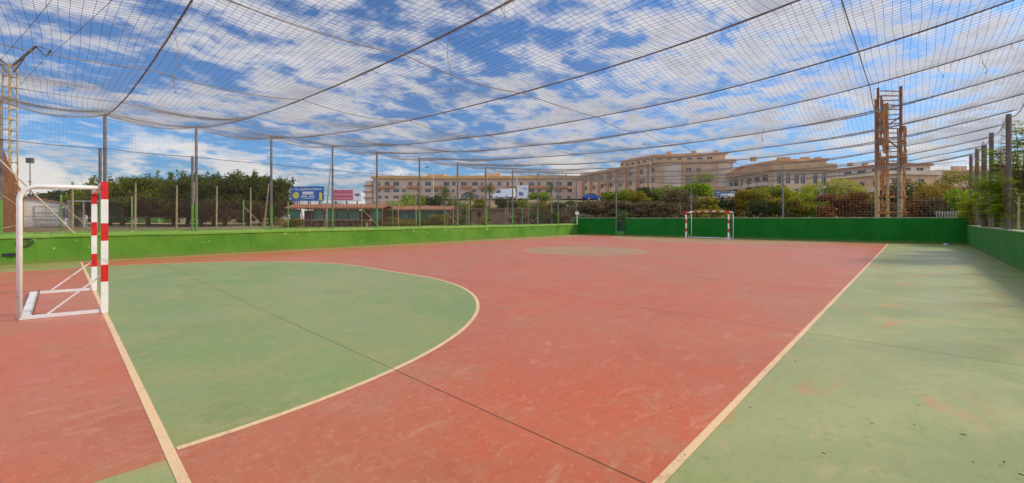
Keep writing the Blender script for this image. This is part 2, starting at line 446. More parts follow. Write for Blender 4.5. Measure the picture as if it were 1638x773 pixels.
def back_wall():
    gap0 = on_line(1000.5, 34.0 - 0, 0)  # placeholder, real gap below
    def at(v): return (v, ub(v))
    # the gate opening as seen in the photo, solved on the wall's own line
    def v_at(px):
        k = (px - CX) / FPX; s, c = math.sin(TH), math.cos(TH); m_ = (UB1-UB0)/(VB1-VB0); q = UB0 - m_*VB0
        # u = q + m v ; s u + c v = k (c u - s v)
        return (k*c*q - s*q) / (s*m_ + c - k*(c*m_ - s))
    g0, g1 = v_at(985.5), v_at(1001)
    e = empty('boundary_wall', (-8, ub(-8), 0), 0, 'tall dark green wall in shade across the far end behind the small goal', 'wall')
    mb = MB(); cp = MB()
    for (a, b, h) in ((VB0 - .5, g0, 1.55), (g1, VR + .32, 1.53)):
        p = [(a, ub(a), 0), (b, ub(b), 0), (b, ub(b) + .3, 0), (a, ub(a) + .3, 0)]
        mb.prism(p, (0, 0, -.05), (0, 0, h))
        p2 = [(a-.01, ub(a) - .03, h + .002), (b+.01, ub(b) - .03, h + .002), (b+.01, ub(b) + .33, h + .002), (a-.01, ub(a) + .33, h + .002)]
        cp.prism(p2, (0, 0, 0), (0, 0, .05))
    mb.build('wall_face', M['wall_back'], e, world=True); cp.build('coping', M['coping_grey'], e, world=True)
    # metal gate standing in the opening
    ge = empty('metal_gate', ((g0+g1)/2, ub((g0+g1)/2) + .15, 0), 0, 'narrow dark green metal gate in the gap of the far wall', 'gate')
    w = g1 - g0 - .04
    fr = MB()
    for sx in (-1, 1): fr.box((sx * (w/2 - .03), 0, 1.15), (.06, .06, 2.3))
    fr.box((0, 0, 2.27), (w - .124, .05, .05)); fr.box((0, 0, .12), (w - .124, .05, .05)); fr.build('gate_frame', M['wall_back'], ge)
    b = MB()
    for i in range(7): b.box((-w/2 + .1 + i * (w - .2) / 6, 0, 1.2), (.02, .02, 2.06))
    b.box((0, .03, .75), (w - .13, .01, 1.1)); b.build('gate_panel', plain('gate_green', (.015, .09, .02), .6), ge)
    ft = MB(); c = (g0 + g1) / 2
    ft.prism([(c - w*.45, ub(c) - .35, 0), (c + w*.5, ub(c) - .35, 0), (c + w*.5, ub(c) - .02, 0), (c - w*.45, ub(c) - .02, 0)], (0,0,0), (0,0,.42))
    o = ft.build('footing_block', [M['wall_right']], origin=(c, ub(c) - .2, 0)); tag(o, 'low green painted concrete block at the foot of the far gate post', 'block')
    return g0, g1
GATE = back_wall()
def right_wall():
    e = empty('boundary_wall', (VR, 14, 0), 0, 'weathered mid green wall running along the right-hand side', 'wall')
    mb = MB(); mb.prism([(VR, -4, 0), (VR + .25, -4, 0), (VR + .25, ub(VR) - .001, 0), (VR, ub(VR) - .001, 0)], (0, 0, -.05), (0, 0, 1.10))
    mb.build('wall_face', M['wall_right'], e, world=True)
    mb = MB(); mb.prism([(VR - .015, -4, 1.102), (VR + .27, -4, 1.102), (VR + .27, ub(VR) - .04, 1.102), (VR - .015, ub(VR) - .04, 1.102)], (0, 0, 0), (0, 0, .035))
    mb.build('coping', M['coping_grey'], e, world=True)
right_wall()

# ------------------------------------------------------------------ posts, fences and the net roof
LPX = [1, 168, 314, 434, 532, 603, 671, 732, 777, 820, 860, 893, 922]
LPU = [on_line(px, -21.6, -.0593)[0] for px in LPX]
LEFT_U = [LPU[0] - 2.9] + LPU
ZT = 5.32
def post_top(i): return ZT
def vpost(u): return vl(u) - .22
RIGHT_U = [-3.0, 0.2, 3.4, 6.6, 9.8, 13.0, 15.6, 18.6, 22.4, 26.8, 29.3, 32.3, 35.45]
VRP = VR + .14
ZR = 5.1
def diamond(name, p0, p1, z0f, z1f, pitch, r, mat, parent):
    """chain link between two ground points: crossing straight wires, 3-sided"""
    p0 = np.array(p0[:2]); p1 = np.array(p1[:2]); L = np.linalg.norm(p1 - p0); t = (p1 - p0) / L; n = np.array([-t[1], t[0]])
    H = z1f - z0f; V = []; F = []
    def seg(s0, za, s1, zb, off):
        a = np.array([*(p0 + t*s0 + n*off), za]); b = np.array([*(p0 + t*s1 + n*off), zb])
        d = b - a; ll = np.linalg.norm(d)
        if ll < .02: return
        d /= ll; x = np.array([n[0], n[1], 0.]); y = np.cross(d, x); o = len(V)
        for q in (a, b):
            for k in range(3):
                an = 2*math.pi*k/3; V.append(q + r * (x*math.cos(an) + y*math.sin(an)))
        for k in range(3): F.append((o+k, o+(k+1) % 3, o+3+(k+1) % 3, o+3+k))
    for sg, off in ((1, .002), (-1, -.002)):
        s = -H if sg > 0 else 0.0
        while s < (L if sg > 0 else L + H):
            if sg > 0:
                a = max(s, 0); b = min(s + H, L); seg(a, z0f + (a - s), b, z0f + (b - s), off)
            else:
                a = min(s, L); b = max(s - H, 0)
                if a > b: seg(a, z0f + (s - a), b, z0f + (s - b), off)
            s += pitch
    inv = np.array(parent.location) if parent else np.zeros(3)
    V = np.array(V) - inv
    return np_mesh(name, V, np.array(F), mat, parent)
def strands(polys, r):
    """many thin 3-sided strands; polys = list of (n,3) arrays"""
    V = []; F = []; o = 0
    for P in polys:
        P = np.asarray(P, float); n = len(P)
        T = np.gradient(P, axis=0); T /= np.linalg.norm(T, axis=1)[:, None]
        up = np.array([0, 0, 1.]) if abs(T[0, 2]) < .8 else np.array([1., 0, 0])
        X = np.cross(T, up); X /= np.linalg.norm(X, axis=1)[:, None]; Y = np.cross(X, T)
        ring = [P + r * (X * math.cos(a) + Y * math.sin(a)) for a in (math.pi/2, math.pi*7/6, math.pi*11/6)]
        V.append(np.stack(ring, 1).reshape(-1, 3))
        i = np.arange(n - 1) * 3 + o
        for k in range(3):
            k2 = (k + 1) % 3
            F.append(np.stack([i + k, i + k2, i + 3 + k2, i + 3 + k], 1))
        o += n * 3
    return np.concatenate(V), np.concatenate(F)

# -- roof shape
def edge_z_left(u):
    us = LEFT_U; i = max(0, min(len(us) - 2, int(np.searchsorted(us, u)) - 1)); f = (u - us[i]) / (us[i+1] - us[i]); f = min(1, max(0, f))
    return ZT - .02 - .26 * 4 * f * (1 - f) * (.7 + .3 * math.sin(i * 2.3))
def cable_z(t):
    if t < .66: return 4.2 + 1.1 * ((.66 - t) / .66) ** 2
    return 4.2 + .85 * ((t - .66) / .34) ** 2.4
def t_v(u, t): a = vpost(u); return a + (VRP - a) * t
def bay(u):
    us = LEFT_U + [36.0]
    i = max(0, min(len(us) - 2, int(np.searchsorted(us, u)) - 1)); f = (u - us[i]) / (us[i+1] - us[i]); return i, min(1, max(0, f))
_ph = [random.uniform(0, 6.28) for _ in range(40)]
def net_z(u, t):
    i, f = bay(u); z = cable_z(t)
    s = 4 * f * (1 - f)
    e = smooth(0, .08, t) * smooth(0, .05, 1 - t)
    sag = (.15 + .05 * math.sin(_ph[i] + t * 9) + .03 * math.sin(_ph[i+1] + t * 23)) * s
    lobes = .05 * math.sin(t * 2 * math.pi * 5 + _ph[i]) * s
    edge = (1 - e) * .24 * s if t < .5 else (1 - e) * .15 * s
    return z - sag * e - lobes * e - edge
ROPES_V = [(-15.3), (-10.4), (-6.1), (-.7)]
def build_canopy():
    e = empty('net_canopy', (-10, 14, 4.2), 0, 'sagging dark square-mesh net stretched over the whole court on cables', 'netting')
    loc = np.array(e.location)
    polys = []
    us = np.arange(-7.5, 34.4, .1)
    ts = np.linspace(0, 1, 62)
    for u in us:
        j = random.uniform(-.012, .012)
        polys.append([(t_v(u, t), u + j + .015 * math.sin(t * 40 + u), net_z(u, t)) for t in ts])
    uu = []
    knots = LEFT_U + [34.4]
    for a, b in zip(knots[:-1], knots[1:]): uu += list(np.linspace(a, b, 9)[:-1])
    uu.append(34.4)
    for k in range(1, 243):
        t = k / 243
        polys.append([(t_v(u, t) + .012 * math.sin(u * 2.3 + k), u, net_z(u, t)) for u in uu])
    V, F = strands(polys, .0024)
    np_mesh('roof_net', V - loc, F, M['net'], e)
    # cross cables, one per pair of posts, laced with a little rope
    for i, u in enumerate(LEFT_U + [34.3]):
        c = MB()
        c.tube([(t_v(u, t), u, cable_z(t) + .012) for t in np.linspace(0, 1, 50)], .0125, 6)
        c.build('cable', M['cable'], e, world=True)
        lc = MB(); v0, v1 = vpost(u), VRP; n = int((v1 - v0) / .22)
        for k in range(n):
            t = (k + random.uniform(.2, .8)) / n; v = t_v(u, t); z = cable_z(t)
            L = random.choice((.02, .03, .03, .05, .09)); dx = random.uniform(-.03, .03)
            lc.tube([(v, u + .014, z + .02), (v + dx, u + random.uniform(-.01, .02), z - L)], .0035, 3)
        tag(lc.build('lacing', M['rope'], e, world=True), kind='stuff')
    for v in ROPES_V:
        c = MB(); pts = []
        for u in uu:
            a = vpost(u); t = (v - a) / (VRP - a); pts.append((v, u, net_z(u, t) + .05 * 4 * bay(u)[1] * (1 - bay(u)[1])))
        c.tube(pts, .009, 5); c.build('rope', M['rope'], e, world=True)
    c = MB(); fine = np.linspace(LEFT_U[0], LPU[-1], 180)
    c.tube([(vpost(u) + .03, u, edge_z_left(u)) for u in fine], .012, 5); c.build('edge_rope', M['rope'], e, world=True)
    c = MB(); pts = []
    for a, b in zip(RIGHT_U[:-1], RIGHT_U[1:]):
        for f in np.linspace(0, 1, 9)[:-1]: pts.append((VRP - .02, a + (b - a) * f, ZR - .04 - .28 * 4 * f * (1 - f)))
    pts.append((VRP - .02, RIGHT_U[-1], ZR - .04)); c.tube(pts, .012, 5); c.build('edge_rope', M['cable'], e, world=True)
    # second loose fold of net behind the left edge rope
    c = MB(); c.tube([(vpost(u) + 1.3, u, net_z(u, 1.3 / 24) + .02 - .12 * 4 * bay(u)[1] * (1 - bay(u)[1])) for u in fine], .010, 5); c.build('edge_rope', M['rope'], e, world=True)
build_canopy()

def square_net(name, P, r, mat, parent):
    """P: array (rows z, cols along, 3) of a net surface -> strands both ways"""
    polys = [P[i, :, :] for i in range(P.shape[0])] + [P[:, j, :] for j in range(P.shape[1])]
    V, F = strands(polys, r)
    return np_mesh(name, V - np.array(parent.location), F, mat, parent)
def left_fence():
    e = empty('chain_link_fence', (vpost(14), 14, 1.0), 0, 'tall chain-link fence on grey and green posts standing on the left wall', 'fence')
    for i, u in enumerate(LEFT_U):
        mb = MB(); x = vpost(u)
        mb.tube([(x, u, .98), (x, u, ZT)], .058 if i > 5 else .052, 8)
        if i in (2, 3): mb.tube([(x - .02, u - .13, .98), (x - .02, u - .13, 4.1)], .045, 8)
        mb.sphere((x, u, ZT), .06, 8, 5)
        mb.build('post', M['post'], e, world=True)
    c = MB(); zm = 4.08
    pts = []
    for a, b in zip(LEFT_U[:-1], LEFT_U[1:]):
        for f in (0, .25, .5, .75): pts.append((vpost(a + (b-a)*f) + .062, a + (b-a)*f, zm - .04 * 4 * f * (1-f)))
    pts.append((vpost(LEFT_U[-1]) + .062, LEFT_U[-1], zm)); c.tube(pts, .011, 5); c.build('tension_wire', M['dark_steel'], e, world=True)
    c = MB()
    for z in (1.25, 2.5): c.tube([(vpost(LEFT_U[0]) + .062, LEFT_U[0], z), (vpost(LEFT_U[-1]) + .062, LEFT_U[-1], z)], .004, 4)
    c.build('straining_wire', M['wire'], e, world=True)
    a, b = LEFT_U[0], LPU[-1]
    diamond('wire_mesh', (vpost(a) + .06, a), (vpost(b) + .06, b), 1.0, zm - .02, .066, .0022, M['wire'], e)
    cols = np.arange(a, b, .1); rows = np.linspace(0, 1, 13)
    P = np.array([[(vpost(u) + .05 + .05 * math.sin(u * 1.1) * s * (1 - s), u, zm + (edge_z_left(u) - zm) * s) for u in cols] for s in rows])
    square_net('side_net', P, .0018, M['net'], e)
    # leaning pale brace pole near the left edge
    u0, u1 = on_line(-4, -21.5, -.0593)[0], on_line(119, -21.5, -.0593)[0]
    c = MB(); d0 = -math.sin(TH)*vpost(u0) + math.cos(TH)*u0
    c.tube([(vpost(u0) + .16, u0, ZY(250, 13.4)), (vpost(u1) + .14, u1, .98)], .022, 8); c.build('brace', M['pole_pale'], e, world=True)
    return e
left_fence()
def back_fence():
    e = empty('net_fence', (-8, ub(-8) + .5, 1.5), 0, 'tall square-mesh net hung on posts above the far green wall', 'fence')
    def v_at(px):
        k = (px - CX) / FPX; s, c = math.sin(TH), math.cos(TH); m_ = (UB1-UB0)/(VB1-VB0); q = UB0 + .36 - m_*VB0
        return (k*c*q - s*q) / (s*m_ + c - k*(c*m_ - s))
    vs = [v_at(px) for px in (990, 1105, 1252)]
    for i, v in enumerate(vs):
        mb = MB(); y = ub(v) + (.45 if i else -.12); mb.tube([(v, y, .3), (v, y, 5.25)], .055, 8); mb.build('post', M['steel'], e, world=True)
    top = lambda v: 5.0 - .25 * abs(math.sin((v + 3) * .5))
    c = MB(); pts = [(v, ub(v) + .30, top(v)) for v in np.linspace(VB0, VR, 60)]; c.tube(pts, .011, 5); c.build('edge_rope', M['rope'], e, world=True)
    for v0, v1, st, nr, r, mt in ((VB0, -4.9, .14, 26, .0013, 'net'), (-4.8, VR, .18, 20, .0030, 'net_pale')):
        cols = np.arange(v0, v1 + .05, st); rows = np.linspace(0, 1, nr)
        P = np.array([[(v, ub(v) + .31 + .06 * math.sin(v * .9) * math.sin(s * 3.1), 1.6 + (top(v) - 1.6) * s) for v in cols] for s in rows])
        square_net('side_net', P, r, M[mt], e)
back_fence()
def right_fence():
    e = empty('wire_fence', (VRP, 14, 1.1), 0, 'tall wire and net fence on dark posts above the right-hand wall', 'fence')
    for i, u in enumerate(RIGHT_U):
        mb = MB(); r = .09 if i in (10,) else .07
        mb.tube([(VRP, u, 1.136), (VRP, u, ZR + (0 if i != 10 else -.2))], r, 8); mb.build('post', M['dark_steel'], e, world=True)
    for i, u in enumerate((17.8, 20.9, 24.4, 28, 31)):
        mb = MB(); mb.tube([(VRP + .04, u, 1.136), (VRP + .05, u, 2.2)], .03, 7); mb.build('short_post', M['pole_tan'], e, world=True)
    cols = np.arange(-3, RIGHT_U[-1], .13); rows = np.linspace(0, 1, 36)
    def zt(u):
        us = RIGHT_U; k = max(0, min(len(us)-2, int(np.searchsorted(us, u)) - 1)); f = (u-us[k])/(us[k+1]-us[k]); return ZR - .05 - .28*4*f*(1-f)
    P = np.array([[(VRP - .08 + .10 * math.sin(u * .8) * math.sin(s * 3.1), u, 1.16 + (zt(u) - 1.16) * s) for u in cols] for s in rows])
    square_net('side_net', P, .0015, M['net_rust'], e)
    for z in (1.95, 2.25):
        c = MB(); c.tube([(VRP - .08, u, z + .07 * math.sin(u * 2.1 + z) + .04 * math.sin(u * 5)) for u in np.linspace(-3, 35.3, 150)], .009, 4); c.build('rope', M['rope'], e, world=True)
right_fence()
# hanging cords
for px, y0, y1, d, lab in ((282, 55, 148, 6.6, 'frayed cord dangling from the net roof above the near goal'), (719, 52, 145, 6.3, 'long cord hanging from the net beside the middle lengthwise rope'),
                      (806, 0, 27, 5.4, 'short cord end hanging at the very top of the netting'), (846, 232, 282, 22, 'thin cord hanging over the far end of the left wall'),
                      (504 + 716, 205, 225, 13, 'short cord stub hanging under a cable above the far apartments'), (793, 222, 243, 17, 'small cord stub hanging over the apartment row'),
                      (1505, 105, 124, 8, 'cord end hanging right of the rusty lattice mast'), (1575, 95, 118, 8, 'cord end hanging near the right edge of the net')):
    p0 = W(px, d, ZY(y0, d)); mb = MB(); z1 = ZY(y1, d); n = 8; pts = []
    for k in range(n + 1):
        f = k / n; pts.append((p0.x + .03 * math.sin(f * 5 + px), p0.y + .025 * math.sin(f * 7 + px), p0.z + (z1 - p0.z) * f))
    mb.tube(pts, .0045 if d < 12 else .008, 4); mb.sphere(pts[-1], .013 if d < 12 else .02, 6, 4)
    tag(mb.build('hanging_cord', M['rope'], origin=tuple(p0)), lab, 'cord', 'cords hanging from the netting')

# ------------------------------------------------------------------ handball goals
def make_goal(loc, rz, label, D=1.12, skew=0.0, rears=(-1, 1)):
    """local frame: +y points into the field, x along the goal line, posts at x=+-1.54"""
    e = empty('handball_goal', loc, rz, label, 'goal', 'handball goals on the court')
    H = 2.0; T = .085
    for sx in (-1, 1):
        mb = MB(); x = sx * 1.54
        n = 9; z = 0.0; hs = [.55, .28, .26, .28, .26, .28, .26]  # alternating from the foot
        hs = [.49, .27, .38, .28, .38, .28]
        z = 0; k = 0; tot = sum(hs); hs = [h * (H + T) / tot for h in hs]
        for h in hs:
            mb.cm = k % 2; mb.box((x, 0, z + h / 2), (T, T, h)); z += h; k += 1
        mb.build('goal_post', [M['white_paint'], M['red_paint']], e)
    mb = MB(); L = 3.08 - T; n = 11; w = (L - .002) / n
    for k in range(n):
        mb.cm = (k + 1) % 2; mb.box((-L/2 + .001 + w * (k + .5), 0, H + T/2), (w, T - .004, T - .004))
    mb.build('crossbar', [M['white_paint'], M['red_paint']], e)
    for sx in (-1, 1):                                      # bent rear frame: from post top back and down
        x = sx * 1.54; xr = x + skew
        if sx in rears:
            mb = MB(); Hr = H - .01; pts = [(x + skew * .05, -.045, Hr), (x + skew * (D - .2) / D, -D + .2, Hr - .01)]
            for k in range(1, 9):
                a = R_(90 * k / 8); pts.append((x + skew * (D - .2 + .2 * math.sin(a)) / D, -D + .2 - .2 * math.sin(a), Hr - .01 - .2 + .2 * math.cos(a)))
            pts.append((xr, -D, .03)); mb.tube(pts, .033, 10); mb.build('rear_upright', M['white_paint'], e, smooth=True)
        mb = MB(); mb.bar((x, -.046, .026), (xr, -D + .0, .026), .05, .05); mb.build('base_rail', M['white_paint'], e)
        mb = MB(); mb.tube([(x - sx * .01, -.03, .60), (x + skew * .6 - sx * .01, -.62, .05)], .013, 7); mb.build('brace', M['white_paint'], e)
    mb = MB(); mb.box((skew, -D + .06, .028), (3.08 - .145, .10, .052)); mb.build('rear_rail', M['white_paint'], e)
    for x in np.linspace(-1.4, 1.4, 12):
        mb = MB(); mb.tube([(x + skew, -D + .10, .05), (x + skew, -D + .13, .10), (x + skew, -D + .13, .03)], .006, 4); mb.build('net_hook', M['dark_steel'], e)
    return e
make_goal((GC, GL0 - .0, .004), 0, 'large white handball goal with red and white banded posts at the near left', .90, -.17, (1,))
make_goal((GC - .37, GL1, .004), R_(180), 'small far handball goal with red and white bands before the dark wall')

# ------------------------------------------------------------------ items on the wall and floor
u = on_line(41, -21.38, -.0593)[0]; p = Vector((vl(u), u, .70)); mb = MB()
for rr, oz, oy in ((.13, 0, 0), (.11, .02, .05), (.12, -.01, -.06)):
    mb.tube([(p.x + .03 + .01 * math.sin(3*a), p.y + oy + rr * 1.2 * math.cos(a), p.z + oz + rr * math.sin(a)) for a in np.linspace(0, 6.1, 20)], .011, 5)
tag(mb.build('cable_loop', M['black'], origin=tuple(p)), 'coiled black cable hooked on the bright green wall behind the near goal', 'cable')
u = on_line(17, -21.38, -.0593)[0]; p = Vector((vl(u) + .001, u, .33)); mb = MB()
mb.box((p.x + .015, u, .33), (.03, .34, .10)); mb.box((p.x + .04, u + .05, .31), (.05, .14, .05))
tag(mb.build('wall_drain', M['black'], origin=tuple(p)), 'black drain outlet low on the green wall at the left edge', 'drain')
d = 1020 / 42.6; p = W(1513, d); mb = MB()
for k in range(7):
    a = k * .9; mb.sphere((p.x + .10 * math.cos(a) * (k % 3) * .6, p.y + .16 * math.sin(a), .05), .055 + .02 * (k % 2), 8, 5, (1.3, 1, .7))
tag(mb.build('plastic_bag', plain('pale_plastic', (.55, .60, .62), .35), origin=(p.x, p.y, .0)), 'crumpled pale plastic bag on the floor by the far wall', 'bag')
lf = plain('dry_leaf', (.10, .055, .03), .9, var=.4)
spots = [(1272, 580, 'dry leaf on the pale green strip just right of the touchline'), (1452, 627, 'dry leaf in the middle of the right green strip'), (1606, 744, 'large dark leaf at the lower right corner of the court'), (1634, 765, 'dark leaf at the extreme lower right corner'),
         (1395, 681, 'small dry leaf left of the orange worn patch'), (1463, 684, 'small dry leaf right of the orange worn patch'), (1556, 744, 'small leaf speck between the corner leaves and the touchline'), (1200, 656, 'tiny leaf speck near the touchline on green'),
         (1318, 730, 'tiny leaf speck low on the green strip'), (1588, 430, 'brown leaf heap speck beside the right wall'), (1541, 700, 'small leaf speck left of the large dark leaf'), (1470, 652, 'tiny speck of leaf below the middle leaf'), (1095, 732, 'dark pebble speck on the cream touchline')]
for (px, py, lab) in spots:
    d = 1020 / (py - 350); p = W(px, d); mb = MB(); L = random.uniform(.008, .013) * (1.5 if 'large' in lab or 'extreme' in lab else 1); a = random.uniform(0, 6.3)
    c, s = math.cos(a), math.sin(a)
    prof = [(-1, 0, 0), (-.4, .38, .25), (.4, .34, .3), (1, 0, .1), (.4, -.34, .35), (-.4, -.38, .2)]
    vs = [(p.x + L * (x*c - y*s), p.y + L * (x*s + y*c), .006 + L * z) for x, y, z in prof]; vs.append((p.x, p.y, .006 + L * .05)); vs = [(a_, b_, z_ + .01) for a_, b_, z_ in vs]
    top = [(a_, b_, z_ + .002) for a_, b_, z_ in vs]; n = len(prof)
    mb.add(vs + top, [(i, 6, (i+1) % n) for i in range(n)] + [(7+i, 7+(i+1) % n, 13) for i in range(n)] + [(i, (i+1) % n, 7+(i+1) % n, 7+i) for i in range(n)])
    tag(mb.build('dry_leaf', lf, origin=(p.x, p.y, .006)), lab, 'leaf', 'dry leaves on the court')
u, v = on_line(924, -23.2, 0); p = W(923, 38.6, 1.1); mb = MB()
mb.tube([(p.x, p.y, 1.0), (p.x, p.y, 1.9)], .03, 6); mb.box((p.x, p.y, 2.0), (.32, .25, .26), TH)
tag(mb.build('floodlight', M['white_paint'], origin=tuple(p)), 'small pale floodlight on a stub in the far left corner of the court', 'lamp')

# ------------------------------------------------------------------ foliage builders
def leaf_cloud(clumps, n, size, flat=.0, aspect=1.8, shell=.55):
    """clumps: (cx,cy,cz,rx,ry,rz). returns V,F of folded leaf quads"""
    C = np.array(clumps, float); w = (C[:, 3] * C[:, 4] * C[:, 5]) ** .66; w /= w.sum()
    idx = rng.choice(len(C), n, p=w)
    D = rng.normal(size=(n, 3)); D /= np.linalg.norm(D, axis=1)[:, None]
    rad = shell + (1 - shell) * rng.random(n) ** .6; rad *= 1 + .16 * rng.normal(size=n)
    P = C[idx, :3] + D * rad[:, None] * C[idx, 3:6]
    N = D * .6 + rng.normal(size=(n, 3)) * .7 + np.array([0, 0, .35]); N /= np.linalg.norm(N, axis=1)[:, None]
    A = rng.normal(size=(n, 3)); A -= N * (A * N).sum(1)[:, None]; A /= np.linalg.norm(A, axis=1)[:, None]
    B = np.cross(N, A); s = size * (.6 + .8 * rng.random(n))[:, None]
    tip = P + A * s * aspect / 2; bas = P - A * s * aspect / 2
    l = P + B * s * .5 + N * s * .12; r = P - B * s * .5 + N * s * .12
    V = np.stack([bas, r, tip, l], 1).reshape(-1, 3); F = np.arange(n * 4).reshape(n, 4)
    return V, F
def limbs(base, h, r, n, spread, seed, top=1.0):
    rd = random.Random(seed); mb = MB(); bx, by, bz = base
    lean = (rd.uniform(-.06, .06) * h, rd.uniform(-.06, .06) * h)
    pts = [(bx + lean[0] * f + .03 * h * math.sin(f * 5 + seed), by + lean[1] * f, bz + h * top * f) for f in (0, .15, .35, .6, .8, 1)]
    mb.tube(pts, [r * 1.25, r, r * .85, r * .6, r * .4, r * .15], 7)
    for k in range(n):
        f = rd.uniform(.35, .85); i = int(f * 5); p = Vector(pts[min(i, 4)]); a = k * 2.4 + rd.random(); L = spread * rd.uniform(.6, 1)
        q = p + Vector((math.cos(a) * L * .5, math.sin(a) * L * .5, h * .12)); s = p + Vector((math.cos(a) * L, math.sin(a) * L, h * .22))
        mb.tube([p, q, s], [r * .45, r * .3, r * .1], 5)
    return mb
LEAF = {
 'deadwood': leaf_mat('dead_lower_twigs', (.04, .025, .016), (.10, .06, .035), None, .1),
 'pine': leaf_mat('pine_needles', (.045, .075, .006), (.17, .19, .012), (.20, .17, .012), .25),
 'pine_dark': leaf_mat('dark_pine_needles', (.022, .045, .008), (.09, .12, .012), (.11, .11, .012), .2),
 'green': leaf_mat('green_leaves', (.085, .14, .005), (.26, .30, .012), (.15, .20, .008), .3),
 'bright': leaf_mat('bright_leaves', (.15, .26, .006), (.34, .44, .015), (.20, .32, .008), .35),
 'lime': leaf_mat('yellow_green_leaves', (.24, .26, .006), (.48, .46, .015), (.30, .34, .01), .35),
 'dark': leaf_mat('dark_leaves', (.018, .04, .012), (.06, .085, .018), (.04, .06, .015), .2),
 'olive': leaf_mat('olive_leaves', (.13, .12, .006), (.33, .27, .012), (.22, .19, .01), .3),
 'yellow': leaf_mat('ochre_leaves', (.22, .14, .006), (.40, .25, .012), (.20, .16, .01), .3),
 'brown': leaf_mat('dry_brown_twigs', (.085, .055, .025), (.20, .14, .065), (.14, .12, .03), .2),
 'rust': leaf_mat('rust_red_leaves', (.12, .04, .012), (.27, .095, .02), (.15, .09, .02), .25),
 'palm': leaf_mat('palm_leaf', (.05, .09, .015), (.14, .18, .03), None, .25),
}
def crown_clumps(w, dpt, h, n, seed, zc=0.0, dome=True):
    rd = random.Random(seed); out = []
    for k in range(n):
        a = rd.uniform(0, 6.283); q = math.sqrt(rd.random()) * .72
        zz = rd.uniform(.12, .86) * h; lim = math.sqrt(max(.1, 1 - ((zz / h - .35) / .72) ** 2)) if dome else 1
        rr = rd.uniform(.17, .30)
        out.append((math.cos(a) * q * w / 2 * lim * 1.2, math.sin(a) * q * dpt / 2 * lim * 1.2, zc + zz, rr * w * .8, rr * dpt * .8, rr * h * .62))
    return out
def plant(name, cat, label, group, px, d, w, ztop, kind, n, size, z0=None, trunk=None, crown_from=0.0, seed=1, cl=14, aspect=1.8):
    p = W(px, d); gz = ground_z(p.x, p.y) - .08 if z0 is None else z0
    H = ztop - gz
    e = empty(name, (p.x, p.y, gz), 0, label, cat, group)
    cb = H * crown_from
    V, F = leaf_cloud(crown_clumps(w, w * .85, H - cb, cl, seed, cb), n, size, aspect=aspect)
    np_mesh('crown' if trunk else 'foliage', V, F, LEAF[kind], e)
    if trunk: limbs((0, 0, -.1), H * .82, trunk, 7, w * .33, seed).build('trunk', M['trunk'], e, smooth=True)
    else:
        mb = MB(); rd = random.Random(seed)
        for k in range(7):
            a = rd.uniform(0, 6.28); mb.tube([(.15*math.cos(a), .15*math.sin(a), -.1), (w*.18*math.cos(a), w*.18*math.sin(a), H*.45), (w*.3*math.cos(a+.3), w*.3*math.sin(a+.3), H*.78)], [.04, .03, .01], 5)
        mb.build('stem', M['trunk'], e)
    return e

# pines beyond the left wall
PIN = [(176, 49, 2.8, 291, 'pine', 'low pine half hidden by the leftmost fence post'), (418, 51, 2.8, 286, 'pine_dark', 'dark pine just behind the clearly leaning grey pole'), (342, 50, 2.8, 285, 'pine', 'pine right of the paired fence post, set back in the row'), (300, 50, 2.8, 284, 'pine', 'pine left of the paired fence post, set back in the row'),
       (196, 47, 3.4, 288, 'pine', 'leftmost pine of the row, its crown beside the near goal post'), (236, 46, 3.7, 284, 'pine', 'lighter pine whose trunk stands before the green shed'),
       (278, 48, 3.6, 283, 'pine', 'broad pine left of the paired fence post'), (322, 47, 3.5, 285, 'pine_dark', 'dark pine right behind the paired fence post'),
       (360, 45, 3.4, 282, 'pine_dark', 'dark pine with a forked pair of trunks near the path'), (397, 47, 3.2, 281, 'pine_dark', 'pointed dark pine, second from the right end of the pine row'),
       (432, 49, 2.8, 289, 'pine_dark', 'small dark pine at the right end of the row beside the blue billboard')]
for i, (px, d, w, yt, kd, lab) in enumerate(PIN):
    p = W(px, d); gz = ground_z(p.x, p.y) - .05; zt = ZY(yt, d); e = empty('pine_tree', (p.x, p.y, gz), 0, lab, 'tree', 'pines beyond the left wall')
    H = zt - gz; cb = 1.15
    w *= 1.75; H += .25; cl = crown_clumps(w * 1.25, w, H - cb, 34, 50 + i, cb)
    for k in range(9): cl.append((random.uniform(-w*.5, w*.5), random.uniform(-w*.4, w*.4), H - random.uniform(.1, .75), .26, .26, .45))
    V, F = leaf_cloud(cl, 9000, .105, aspect=3.2, shell=.35); np_mesh('crown', V, F, LEAF[kd], e)
    V, F = leaf_cloud([(random.uniform(-w*.45, w*.45), random.uniform(-w*.3, w*.3), random.uniform(1.5, 2.7), w*.22, w*.22, .6) for _ in range(18)], 4200, .13, aspect=3.0, shell=.2); np_mesh('dead_branches', V, F, LEAF['deadwood'], e)
    limbs((0, 0, -.1), H * .8, .2, 9, w * .45, i + 3).build('trunk', M['trunk'], e, smooth=True)
